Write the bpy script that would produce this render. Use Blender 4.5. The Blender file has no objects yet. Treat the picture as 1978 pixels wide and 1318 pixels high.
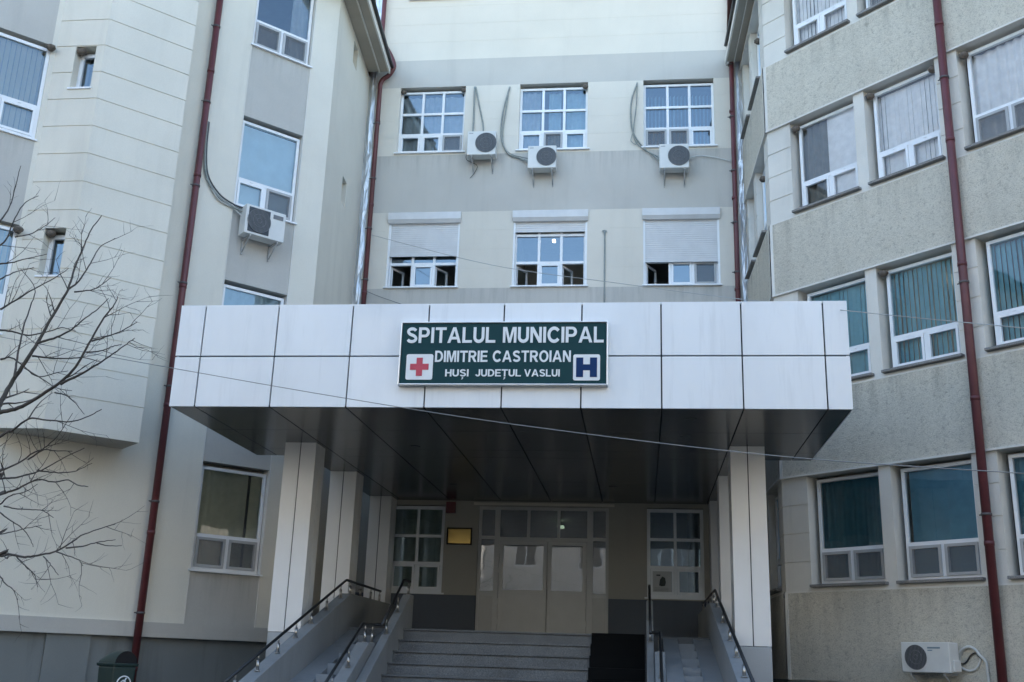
import bpy, bmesh, math, random
from mathutils import Vector, Matrix
random.seed(7)
R = math.radians
SC = bpy.context.scene
COL = SC.collection

# ------------------------------------------------------------------ camera
FPX, CXP, CYP = 2062.0, 989.0, 659.0          # focal length and centre of the 1978 px photograph
EYE = Vector((0, 0, 1.6))
_up = Vector((229, -6771, FPX)).normalized()
_d1 = Vector((2822, 732, FPX)).normalized()
_d2 = Vector((-1728, 565, FPX)).normalized()
_Y = _d1 + _d2
_Y = (_Y - _up * _Y.dot(_up)).normalized()
_X = _Y.cross(_up)
if _X.x < 0: _X = -_X
RW = Matrix((_X, _Y, _up))                    # image axes (x right, y down, z in) -> world
cam = bpy.data.cameras.new('camera')
cam.sensor_fit = 'HORIZONTAL'; cam.sensor_width = 36; cam.lens = FPX / 1978 * 36
cam.clip_start = 0.1; cam.clip_end = 1000
co = bpy.data.objects.new('camera', cam); COL.objects.link(co)
m3 = RW @ Matrix(((1, 0, 0), (0, -1, 0), (0, 0, -1)))
co.matrix_world = Matrix.Translation(EYE) @ m3.to_4x4()
SC.camera = co

# ------------------------------------------------------------------ light
SUN_EL = R(20)
w = bpy.data.worlds.new('World'); SC.world = w; w.use_nodes = True
nt = w.node_tree
sky = nt.nodes.new('ShaderNodeTexSky'); sky.sky_type = 'NISHITA'; sky.sun_disc = False
sky.sun_elevation = SUN_EL; sky.sun_rotation = 0.0
sky.air_density = 1.0; sky.dust_density = 1.6; sky.ozone_density = 0.5
bg = nt.nodes['Background']; bg.inputs['Strength'].default_value = 0.15
nt.links.new(sky.outputs[0], bg.inputs[0])
sl = bpy.data.lights.new('sun', 'SUN'); sl.energy = 2.5; sl.angle = R(0.53); sl.color = (1, .95, .88)
so = bpy.data.objects.new('sun', sl); COL.objects.link(so)
so.rotation_euler = (-(math.pi / 2 - SUN_EL), 0, 0)
SC.view_settings.view_transform = 'Standard'; SC.view_settings.look = 'None'
SC.view_settings.exposure = 2.38; SC.view_settings.gamma = 1.0

# ------------------------------------------------------------------ projection helpers
def ray(x, y): return RW @ Vector((x - CXP, y - CYP, FPX))
def at(x, y, Y):
    r = ray(x, y); return EYE + r * (Y / r.y)

class Fr:
    """wall frame: s along, d outwards, z up"""
    def __init__(s, o, e, n): s.o = Vector(o); s.e = Vector(e).normalized(); s.n = Vector(n).normalized()
    def P(f, s, d, z): return f.o + f.e * s + f.n * d + Vector((0, 0, z))
q = math.sqrt(.5)
D = 24.8155
FB = Fr((0, D, 0), (1, 0, 0), (0, -1, 0))
FL = Fr(Vector((q, -q, 0)) * -19.8, (q, q, 0), (q, -q, 0))
FRT = Fr(Vector((-q, -q, 0)) * -16.9, (q, -q, 0), (-q, -q, 0))
PL = FL.P(9.92, 0, 0); PR = FRT.P(-13.06, 0, 0)
PLB = Vector((-7.24, D, 0)); PRB = Vector((2.60, D, 0))
def frame2(a, b, side):
    e = (b - a).normalized(); n = Vector((e.y, -e.x, 0)) * side
    return Fr(a, e, n)
FFL = frame2(PL, PLB, 1)        # slit-window side wall
FFR = frame2(PR, PRB, -1)       # side wall of the pebbledash wing
LFL, LFR = (PLB - PL).length, (PRB - PR).length

def onF(F, x, y, d=0):
    """point (s, z) where the sight line through (x, y) meets frame F at outward offset d"""
    r = ray(x, y); p0 = F.P(0, d, 0)
    t = (p0 - EYE).dot(F.n) / r.dot(F.n); p = EYE + r * t
    return (p - F.o).dot(F.e), p.z

# ------------------------------------------------------------------ materials
MATS = {}
def newmat(name):
    m = bpy.data.materials.new(name); m.use_nodes = True
    MATS[name] = m
    return m, m.node_tree, m.node_tree.nodes['Principled BSDF']
def posnode(nt, scale):
    g = nt.nodes.new('ShaderNodeNewGeometry'); mp = nt.nodes.new('ShaderNodeMapping')
    mp.inputs['Scale'].default_value = scale
    nt.links.new(g.outputs['Position'], mp.inputs['Vector']); return mp.outputs[0]
def noise(nt, vec, scale, detail=4, rough=.55):
    n = nt.nodes.new('ShaderNodeTexNoise'); n.inputs['Scale'].default_value = scale
    n.inputs['Detail'].default_value = detail; n.inputs['Roughness'].default_value = rough
    nt.links.new(vec, n.inputs['Vector']); return n.outputs['Fac']
def ramp(nt, fac, stops):
    r = nt.nodes.new('ShaderNodeValToRGB'); el = r.color_ramp.elements
    while len(el) < len(stops): el.new(.5)
    for e, (p, c) in zip(el, stops): e.position = p; e.color = (c, c, c, 1) if not isinstance(c, tuple) else (*c, 1)
    nt.links.new(fac, r.inputs[0]); return r.outputs[0]
def mul(nt, a, b, fac=1.0):
    m = nt.nodes.new('ShaderNodeMix'); m.data_type = 'RGBA'; m.blend_type = 'MULTIPLY'
    m.inputs[0].default_value = fac
    for s, v in ((6, a), (7, b)):
        if isinstance(v, tuple): m.inputs[s].default_value = (*v, 1)
        else: nt.links.new(v, m.inputs[s])
    return m.outputs[2]
def bump(nt, b, h, strength, dist=.01):
    n = nt.nodes.new('ShaderNodeBump'); n.inputs['Strength'].default_value = strength; n.inputs['Distance'].default_value = dist
    nt.links.new(h, n.inputs['Height']); nt.links.new(n.outputs[0], b.inputs['Normal'])
def plain(name, col, rough=.5, metal=0, var=.06, vscale=3.0, spec=.5, coat=0, bmp=0, bscale=40):
    m, nt, b = newmat(name)
    b.inputs['Roughness'].default_value = rough; b.inputs['Metallic'].default_value = metal
    b.inputs['Specular IOR Level'].default_value = spec; b.inputs['Coat Weight'].default_value = coat
    v = posnode(nt, (1, 1, 1))
    c = mul(nt, col, ramp(nt, noise(nt, v, vscale, 5, .6), [(.3, 1 - var * 2), (.7, 1.0)]))
    nt.links.new(c, b.inputs['Base Color'])
    if bmp: bump(nt, b, noise(nt, v, bscale, 3), bmp)
    return m
def drips(nt, c, tops, L, amt, fx=7.0):
    """dirt washed down from sills and ledges at the heights in tops"""
    g = nt.nodes.new('ShaderNodeNewGeometry'); sx = nt.nodes.new('ShaderNodeSeparateXYZ'); nt.links.new(g.outputs['Position'], sx.inputs[0])
    acc = None
    for zt in tops:
        mr = nt.nodes.new('ShaderNodeMapRange'); mr.inputs['From Min'].default_value = zt - L; mr.inputs['From Max'].default_value = zt; nt.links.new(sx.outputs['Z'], mr.inputs['Value'])
        lt = nt.nodes.new('ShaderNodeMath'); lt.operation = 'LESS_THAN'; nt.links.new(sx.outputs['Z'], lt.inputs[0]); lt.inputs[1].default_value = zt
        ml = nt.nodes.new('ShaderNodeMath'); ml.operation = 'MULTIPLY'; nt.links.new(mr.outputs[0], ml.inputs[0]); nt.links.new(lt.outputs[0], ml.inputs[1])
        if acc is None: acc = ml.outputs[0]
        else:
            ad = nt.nodes.new('ShaderNodeMath'); ad.operation = 'MAXIMUM'; nt.links.new(acc, ad.inputs[0]); nt.links.new(ml.outputs[0], ad.inputs[1]); acc = ad.outputs[0]
    n = noise(nt, posnode(nt, (fx, fx, .5)), 1.0, 5, .65)
    r = nt.nodes.new('ShaderNodeMapRange'); r.inputs['From Min'].default_value = .48; r.inputs['From Max'].default_value = .68; nt.links.new(n, r.inputs['Value'])
    m = nt.nodes.new('ShaderNodeMath'); m.operation = 'MULTIPLY'; nt.links.new(acc, m.inputs[0]); nt.links.new(r.outputs[0], m.inputs[1])
    return mul(nt, c, ramp(nt, m.outputs[0], [(0, 1.0), (.8, 1 - amt)]))
def render_wall(name, col, var=.07, streak=.09, grain=.05, gscale=70, bmp=.12, rough=.9, patch=0, drip=None):
    """painted render: blotches, faint rain streaks, fine grain"""
    m, nt, b = newmat(name); b.inputs['Roughness'].default_value = rough
    b.inputs['Specular IOR Level'].default_value = .25
    v = posnode(nt, (1, 1, 1)); vs = posnode(nt, (2.3, 2.3, .22))
    c = mul(nt, col, ramp(nt, noise(nt, v, .55, 6, .6), [(.32, 1 - 2 * var), (.68, 1.0)]))
    c = mul(nt, c, ramp(nt, noise(nt, vs, 1.0, 6, .6), [(.22, 1 - 2 * streak), (.46, 1.0)]))
    g = noise(nt, v, gscale, 3, .7)
    c = mul(nt, c, ramp(nt, g, [(.3, 1 - 2 * grain), (.7, 1.0)]))
    if drip: c = drips(nt, c, *drip)
    nt.links.new(c, b.inputs['Base Color']); bump(nt, b, g, bmp)
    return m
def roughcast(name, col):
    m, nt, b = newmat(name); b.inputs['Roughness'].default_value = .95
    b.inputs['Specular IOR Level'].default_value = .15
    v = posnode(nt, (1, 1, 1)); vs = posnode(nt, (2.6, 2.6, .3))
    n1 = noise(nt, v, 11, 5, .75); n2 = noise(nt, v, 46, 4, .8)
    c = mul(nt, col, ramp(nt, noise(nt, v, .5, 6, .65), [(.3, .87), (.7, 1.0)]))
    c = mul(nt, c, ramp(nt, noise(nt, vs, 1.0, 5, .65), [(.26, .88), (.5, 1.0)]))
    c = mul(nt, c, ramp(nt, n1, [(.32, .72), (.45, .96), (.75, 1.03)]))
    c = mul(nt, c, ramp(nt, n2, [(.36, .55), (.45, .95), (.7, 1.06)]))
    c = drips(nt, c, (3.12, 6.88, 10.63, 14.37), .8, .24, 4.0)
    nt.links.new(c, b.inputs['Base Color'])
    ad = nt.nodes.new('ShaderNodeMath'); ad.operation = 'ADD'
    nt.links.new(n1, ad.inputs[0]); nt.links.new(n2, ad.inputs[1])
    bump(nt, b, ad.outputs[0], .6, .03)
    return m
def granite(name, col):
    m, nt, b = newmat(name); b.inputs['Roughness'].default_value = .6
    v = posnode(nt, (1, 1, 1))
    c = mul(nt, col, ramp(nt, noise(nt, v, 90, 2, .8), [(.35, .6), (.5, 1.0), (.68, 1.7)]))
    c = mul(nt, c, ramp(nt, noise(nt, v, 1.4, 5, .6), [(.3, .75), (.7, 1.1)]))
    nt.links.new(c, b.inputs['Base Color']); return m
def glass(name, tint=(.80, .86, .88), ior=2.3, rough=.0, refl=(.70, .86, 1.0)):
    m = bpy.data.materials.new(name); m.use_nodes = True; MATS[name] = m
    nt = m.node_tree; nt.nodes.clear()
    out = nt.nodes.new('ShaderNodeOutputMaterial'); mx = nt.nodes.new('ShaderNodeMixShader')
    tr = nt.nodes.new('ShaderNodeBsdfTransparent'); gl = nt.nodes.new('ShaderNodeBsdfGlossy')
    fr = nt.nodes.new('ShaderNodeFresnel'); fr.inputs['IOR'].default_value = ior
    tr.inputs[0].default_value = (*tint, 1); gl.inputs['Roughness'].default_value = rough
    gl.inputs['Color'].default_value = (*refl, 1)
    v = posnode(nt, (1, 1, 1)); n = nt.nodes.new('ShaderNodeBump'); n.inputs['Strength'].default_value = .06; n.inputs['Distance'].default_value = .02
    nt.links.new(noise(nt, v, 1.7, 2), n.inputs['Height']); nt.links.new(n.outputs[0], gl.inputs['Normal'])
    nt.links.new(fr.outputs[0], mx.inputs[0]); nt.links.new(tr.outputs[0], mx.inputs[1]); nt.links.new(gl.outputs[0], mx.inputs[2])
    nt.links.new(mx.outputs[0], out.inputs[0]); return m
def cloth(name, col, trans=.3):
    m, nt, b = newmat(name); b.inputs['Roughness'].default_value = .9; b.inputs['Specular IOR Level'].default_value = .1
    v = posnode(nt, (1, 1, 1))
    c = mul(nt, col, ramp(nt, noise(nt, v, 6, 4), [(.3, .85), (.7, 1.0)]))
    nt.links.new(c, b.inputs['Base Color']); return m
def emit(name, col, strength):
    m, nt, b = newmat(name); b.inputs['Base Color'].default_value = (.8, .8, .8, 1)
    b.inputs['Emission Color'].default_value = (*col, 1); b.inputs['Emission Strength'].default_value = strength; return m
def netting(name, col, alpha):
    m, nt, b = newmat(name); b.inputs['Base Color'].default_value = (*col, 1); b.inputs['Roughness'].default_value = .8
    b.inputs['Alpha'].default_value = alpha
    return m

M_CREAM = render_wall('cream_render', (.75, .725, .635), streak=.045, var=.045)
M_CREAM2 = render_wall('cream_render_warm', (.72, .685, .60), streak=.03, var=.04)
M_GREY = render_wall('grey_render', (.555, .54, .495), streak=.05, var=.05, drip=((14.33, 10.62), .8, .15))
M_GREYB = render_wall('grey_render_spandrel', (.54, .53, .49), streak=.05, var=.06, drip=((14.4, 10.57, 6.87, 3.12), .7, .14))
M_BASE = render_wall('basement_render', (.22, .24, .24), streak=.2)
M_DADO = render_wall('dado_paint', (.13, .148, .172), streak=.05, var=.04)
M_WHITEB = render_wall('smooth_band_render', (.76, .735, .665), streak=.10, var=.08)
M_ROUGH = roughcast('pebbledash', (.69, .65, .545))
M_EDGE = render_wall('white_edge', (.78, .76, .70), streak=.1)
M_SOFF = render_wall('eave_plaster', (.50, .45, .37), streak=.02, var=.1)
M_PVC = plain('white_pvc', (.80, .82, .83), rough=.3, var=.03)
M_PVCG = plain('grey_pvc', (.40, .41, .41), rough=.45)
M_GLASS = glass('window_glass')
M_GLASSR = glass('wing_glass', tint=(.92, .95, .95), ior=1.66, refl=(.95, .96, 1))
M_CREAMSH = render_wall('cream_entrance_shaded', (.42, .405, .355), streak=.04, var=.05)  # cream wall under the canopy, its shade darkened into the colour
M_DOORF = plain('entrance_frame_paint', (.55, .55, .525), rough=.4, var=.04)
M_GLASSD = glass('door_glass', tint=(.5, .52, .5), ior=2.1, refl=(1, 1, .98))
M_NET = netting('insect_net', (.16, .17, .18), .55)
M_ROOM = plain('room_paint', (.42, .42, .39), rough=.9)
M_STONE = granite('sill_stone', (.21, .205, .195))
M_GRAN = granite('stair_granite', (.125, .137, .147))
M_RED = plain('red_downpipe', (.135, .036, .04), rough=.45, var=.17, vscale=2.2, bmp=.15, bscale=5)
M_BRKT = plain('bracket_steel', (.10, .09, .09), rough=.6)
M_FOIL, _nt, _b = newmat('crumpled_foil')
_b.inputs['Metallic'].default_value = .9; _b.inputs['Roughness'].default_value = .42; _b.inputs['Base Color'].default_value = (.62, .65, .68, 1)
bump(_nt, _b, noise(_nt, posnode(_nt, (4, 4, 1.1)), 2.2, 3, .5), .9, .08)
M_PANEL, _nt, _b = newmat('white_composite_panel'); _b.inputs['Roughness'].default_value = .33; _b.inputs['Coat Weight'].default_value = .2
_oi = _nt.nodes.new('ShaderNodeObjectInfo')
_c = mul(_nt, (.765, .80, .825), ramp(_nt, _oi.outputs['Random'], [(0, .95), (1, 1.0)]))
_c = mul(_nt, _c, ramp(_nt, noise(_nt, posnode(_nt, (1.6, 1.6, .5)), 1.0, 5, .6), [(.3, .94), (.6, 1.0)]))
_c = drips(_nt, _c, (5.62,), .36, .0); _c = mul(_nt, _c, ramp(_nt, noise(_nt, posnode(_nt, (9, 9, .8)), 1.0, 4, .6), [(.28, .93), (.45, 1.0)]))
_nt.links.new(_c, _b.inputs['Base Color']); bump(_nt, _b, noise(_nt, posnode(_nt, (1, 1, 1)), 1.1, 2), .10, .03)
M_COLP = plain('column_composite_panel', (.80, .80, .785), rough=.30, var=.03, vscale=1.2, coat=.2)
M_JOINT = plain('dark_joint', (.035, .04, .045), rough=.8)
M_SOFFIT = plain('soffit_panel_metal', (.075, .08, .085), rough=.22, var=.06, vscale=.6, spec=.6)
M_SIGN = plain('sign_green', (.012, .052, .058), rough=.6, var=.05, spec=.15)
M_SIGNW = plain('sign_white', (.74, .77, .78), rough=.4, var=.02)
M_ALU = plain('sign_aluminium', (.72, .74, .75), rough=.3, metal=.6)
M_CROSS = plain('cross_red', (.50, .04, .075), rough=.4)
M_HBLUE = plain('emblem_blue', (.010, .038, .125), rough=.6, spec=.15)
M_ACW = plain('ac_white', (.66, .67, .645), rough=.4, var=.05)
M_ACG = plain('ac_grille', (.05, .055, .06), rough=.5)
M_ACL = plain('ac_slats', (.14, .15, .16), rough=.4)
M_ACD = plain('ac_dark_panel', (.03, .037, .045), rough=.35)
M_HOSE = plain('pipe_insulation', (.30, .33, .31), rough=.8, vscale=12, var=.15)
M_HOSEW = plain('white_hose', (.62, .63, .6), rough=.6)
M_HOSEK = plain('black_cable', (.03, .03, .03), rough=.6)
M_STEEL = plain('stainless', (.5, .48, .45), rough=.34, metal=1)
M_RAIL = plain('dark_rail', (.018, .02, .022), rough=.35)
M_CONC = render_wall('painted_concrete', (.29, .315, .335), streak=.08, var=.08)
M_PLINTH = render_wall('plinth_paint', (.46, .48, .49), streak=.08)
M_RUBBER = plain('rubber_mat', (.006, .007, .008), rough=.85, spec=.12)
M_BIN = plain('bin_green', (.008, .028, .026), rough=.45)
M_BLACK = plain('black', (.006, .006, .007), rough=.9)
M_NEST = plain('mud', (.17, .145, .12), rough=1, var=.2, vscale=30, bmp=.9, bscale=50)
M_BARK = plain('bark', (.085, .078, .07), rough=.9, var=.2, vscale=20, bmp=.5)
M_WIRE = plain('cable_grey', (.17, .18, .18), rough=.6)
M_SHUT = plain('shutter_slats', (.66, .665, .66), rough=.45)
M_GOLD = plain('brass_plate', (.30, .205, .065), rough=.18, metal=1)
M_ALARM = plain('alarm_red', (.14, .015, .018), rough=.4)
M_PAPER = plain('paper', (.52, .53, .52), rough=.8)
M_DOORP = plain('door_panel', (.48, .48, .455), rough=.4, var=.04)
M_TEAL = cloth('teal_blind', (.22, .46, .55))
M_TEALD = cloth('dark_teal_drape', (.10, .28, .37))
M_TEALB = cloth('blue_teal_blind', (.17, .40, .56))
M_SHEER = cloth('white_sheer', (.56, .60, .64))
M_LILAC = cloth('pale_blind', (.92, .90, .91))
M_GREYC = cloth('grey_drape', (.26, .26, .25))
M_PALEB = cloth('pale_blue_blind', (.50, .68, .76))
M_OLIVE = cloth('olive_drape', (.56, .59, .48))
M_LAMP = emit('fluorescent', (1, 1, .92), 2.2)
M_LAMPG = emit('exit_light', (.75, 1, .75), .16)
M_GROUND = plain('asphalt_ground', (.035, .036, .037), rough=.9, var=.15, vscale=.7, bmp=.3, bscale=60)
M_ROOF = plain('roof_tile', (.16, .06, .045), rough=.7)

# ------------------------------------------------------------------ mesh builder
class MB:
    def __init__(s): s.v = []; s.f = []; s.m = []; s.sm = []
    def add(s, vs, fs, m=0, smooth=False):
        b = len(s.v); s.v += [Vector(v) for v in vs]
        for f in fs: s.f.append([b + i for i in f]); s.m.append(m); s.sm.append(smooth)
    def quad(s, a, b, c, d, m=0): s.add([a, b, c, d], [(0, 1, 2, 3)], m)
    def hexa(s, p, m=0):       # p: 4 bottom, 4 top
        s.add(p, [(3, 2, 1, 0), (4, 5, 6, 7), (0, 1, 5, 4), (1, 2, 6, 5), (2, 3, 7, 6), (3, 0, 4, 7)], m)
    def box(s, x0, x1, y0, y1, z0, z1, m=0):
        s.hexa([(x0, y0, z0), (x1, y0, z0), (x1, y1, z0), (x0, y1, z0), (x0, y0, z1), (x1, y0, z1), (x1, y1, z1), (x0, y1, z1)], m)
    def fbox(s, F, s0, s1, d0, d1, z0, z1, m=0):
        P = F.P
        s.hexa([P(s0, d0, z0), P(s1, d0, z0), P(s1, d1, z0), P(s0, d1, z0), P(s0, d0, z1), P(s1, d0, z1), P(s1, d1, z1), P(s0, d1, z1)], m)
    def rect_frame(s, F, s0, s1, z0, z1, wd, d0, d1, m=0):
        s.fbox(F, s0, s0 + wd, d0, d1, z0, z1, m); s.fbox(F, s1 - wd, s1, d0, d1, z0, z1, m)
        s.fbox(F, s0 + wd, s1 - wd, d0, d1, z0, z0 + wd, m); s.fbox(F, s0 + wd, s1 - wd, d0, d1, z1 - wd, z1, m)
    def tube(s, pts, r, seg=8, m=0, cap=True):
        pts = [Vector(p) for p in pts]; n = len(pts)
        rr = r if isinstance(r, (list, tuple)) else [r] * n
        b = len(s.v); t = (pts[1] - pts[0]).normalized()
        u = t.orthogonal().normalized()
        for i, p in enumerate(pts):
            if i == 0: t = pts[1] - pts[0]
            elif i == n - 1: t = pts[-1] - pts[-2]
            else: t = (pts[i + 1] - pts[i]).normalized() + (pts[i] - pts[i - 1]).normalized()
            t = t.normalized() if t.length > 1e-9 else Vector((0, 0, 1))
            u = (u - t * u.dot(t)); u = u.normalized() if u.length > 1e-6 else t.orthogonal().normalized()
            v = t.cross(u)
            for k in range(seg):
                a = 2 * math.pi * k / seg
                s.v.append(p + (u * math.cos(a) + v * math.sin(a)) * rr[i])
        for i in range(n - 1):
            for k in range(seg):
                a, c = b + i * seg + k, b + i * seg + (k + 1) % seg
                s.f.append([a, c, c + seg, a + seg]); s.m.append(m); s.sm.append(True)
        if cap:
            s.f.append([b + k for k in range(seg)][::-1]); s.m.append(m); s.sm.append(False)
            s.f.append([b + (n - 1) * seg + k for k in range(seg)]); s.m.append(m); s.sm.append(False)
    def extrude(s, poly, vec, m=0):
        """poly: planar loop of points, swept by vec"""
        poly = [Vector(p) for p in poly]; n = len(poly); vec = Vector(vec)
        s.add(poly + [p + vec for p in poly],
              [list(range(n))[::-1], list(range(n, 2 * n))] + [[i, (i + 1) % n, n + (i + 1) % n, n + i] for i in range(n)], m)
    def build(s, name, mats, parent=None, bevel=0, fix=True):
        if not isinstance(mats, (list, tuple)): mats = [mats]
        me = bpy.data.meshes.new(name)
        org = world_loc(parent) if parent else (base_of(s.v))
        me.from_pydata([v - org for v in s.v], [], s.f)
        for mt in mats: me.materials.append(mt)
        me.polygons.foreach_set('material_index', s.m); me.polygons.foreach_set('use_smooth', s.sm)
        if fix:
            bm = bmesh.new(); bm.from_mesh(me); bmesh.ops.recalc_face_normals(bm, faces=bm.faces); bm.to_mesh(me); bm.free()
        me.update()
        o = bpy.data.objects.new(name, me); COL.objects.link(o)
        if parent: o.parent = parent
        else: o.location = org
        if bevel:
            md = o.modifiers.new('edge', 'BEVEL'); md.width = bevel; md.segments = 2; md.limit_method = 'ANGLE'
        return o
def base_of(vs):
    return Vector((sum(v.x for v in vs) / len(vs), sum(v.y for v in vs) / len(vs), min(v.z for v in vs)))
def world_loc(o):
    v = Vector((0, 0, 0))
    while o: v += o.location; o = o.parent
    return v
def tag(o, label, cat, group=None, kind='thing'):
    o['label'] = label; o['category'] = cat; o['kind'] = kind
    if group: o['group'] = group
    return o
def thing(name, loc, label, cat, group=None):
    o = bpy.data.objects.new(name, None); COL.objects.link(o); o.location = loc; o.empty_display_size = .2
    return tag(o, label, cat, group)
def struct(o): o['kind'] = 'structure'; return o
def spline(pts, n=8):
    """Catmull-Rom through pts"""
    P = [Vector(p) for p in pts]; P = [P[0] * 2 - P[1]] + P + [P[-1] * 2 - P[-2]]; out = []
    for i in range(1, len(P) - 2):
        for k in range(n):
            t = k / n; a, b, c, d = P[i - 1], P[i], P[i + 1], P[i + 2]
            out.append(.5 * ((2 * b) + (c - a) * t + (2 * a - 5 * b + 4 * c - d) * t * t + (3 * b - a - 3 * c + d) * t ** 3))
    out.append(P[-2]); return out

def relief(mb, F, S, Z, fn):
    """a wall of cells: fn(s, z) -> (outward offset, material or None for an opening)"""
    S = sorted(set(round(x, 4) for x in S)); Z = sorted(set(round(x, 4) for x in Z))
    ns, nz = len(S) - 1, len(Z) - 1
    c = [[fn((S[i] + S[i + 1]) / 2, (Z[j] + Z[j + 1]) / 2) for j in range(nz)] for i in range(ns)]
    P = F.P
    for i in range(ns):
        j = 0
        while j < nz:
            d, m = c[i][j]; k = j
            while k + 1 < nz and c[i][k + 1] == (d, m): k += 1
            if m is not None: mb.quad(P(S[i], d, Z[j]), P(S[i + 1], d, Z[j]), P(S[i + 1], d, Z[k + 1]), P(S[i], d, Z[k + 1]), m)
            j = k + 1
    for i in range(ns):
        for j in range(nz):
            d, m = c[i][j]
            if i + 1 < ns and abs(c[i + 1][j][0] - d) > 1e-5:
                d2, m2 = c[i + 1][j]; mm = m if d > d2 else m2
                mb.quad(P(S[i + 1], d, Z[j]), P(S[i + 1], d2, Z[j]), P(S[i + 1], d2, Z[j + 1]), P(S[i + 1], d, Z[j + 1]), mm or 0)
            if j + 1 < nz and abs(c[i][j + 1][0] - d) > 1e-5:
                d2, m2 = c[i][j + 1]; mm = m if d > d2 else m2
                mb.quad(P(S[i], d, Z[j + 1]), P(S[i + 1], d, Z[j + 1]), P(S[i + 1], d2, Z[j + 1]), P(S[i], d2, Z[j + 1]), mm or 0)
REV = .34     # depth of a window opening

# ------------------------------------------------------------------ windows
def drape(F, s0, s1, z0, z1, d, amp, period, mb=None, m=0, seed=0):
    mb = mb or MB(); rng = random.Random(seed); n = max(6, int((s1 - s0) / period * 8))
    ph = rng.random() * 6; xs = [s0 + (s1 - s0) * i / n for i in range(n + 1)]
    off = [amp * math.sin(2 * math.pi * (x - s0) / period * (1 + .12 * math.sin(3 * x + ph)) + ph) + amp * .4 * math.sin(5.3 * x + ph) for x in xs]
    vs = [F.P(x, d + o, z0) for x, o in zip(xs, off)] + [F.P(x, d + o * .7, z1) for x, o in zip(xs, off)]
    mb.add(vs, [(i, i + 1, n + 2 + i, n + 1 + i) for i in range(n)], m, True); return mb
def slats(F, s0, s1, z0, z1, d, ang, pitch=.095, wd=.099, seed=0):
    mb = MB(); rng = random.Random(seed); x = s0 + .03
    while x < s1 - .03:
        a = ang + rng.uniform(-.16, .16); h = wd / 2; cs, sn = math.cos(a) * h, math.sin(a) * h
        zz = z0 + rng.uniform(0, .03)
        mb.quad(F.P(x - cs, d - sn, zz), F.P(x + cs, d + sn, zz), F.P(x + cs, d + sn, z1), F.P(x - cs, d - sn, z1))
        x += pitch
    return mb

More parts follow.
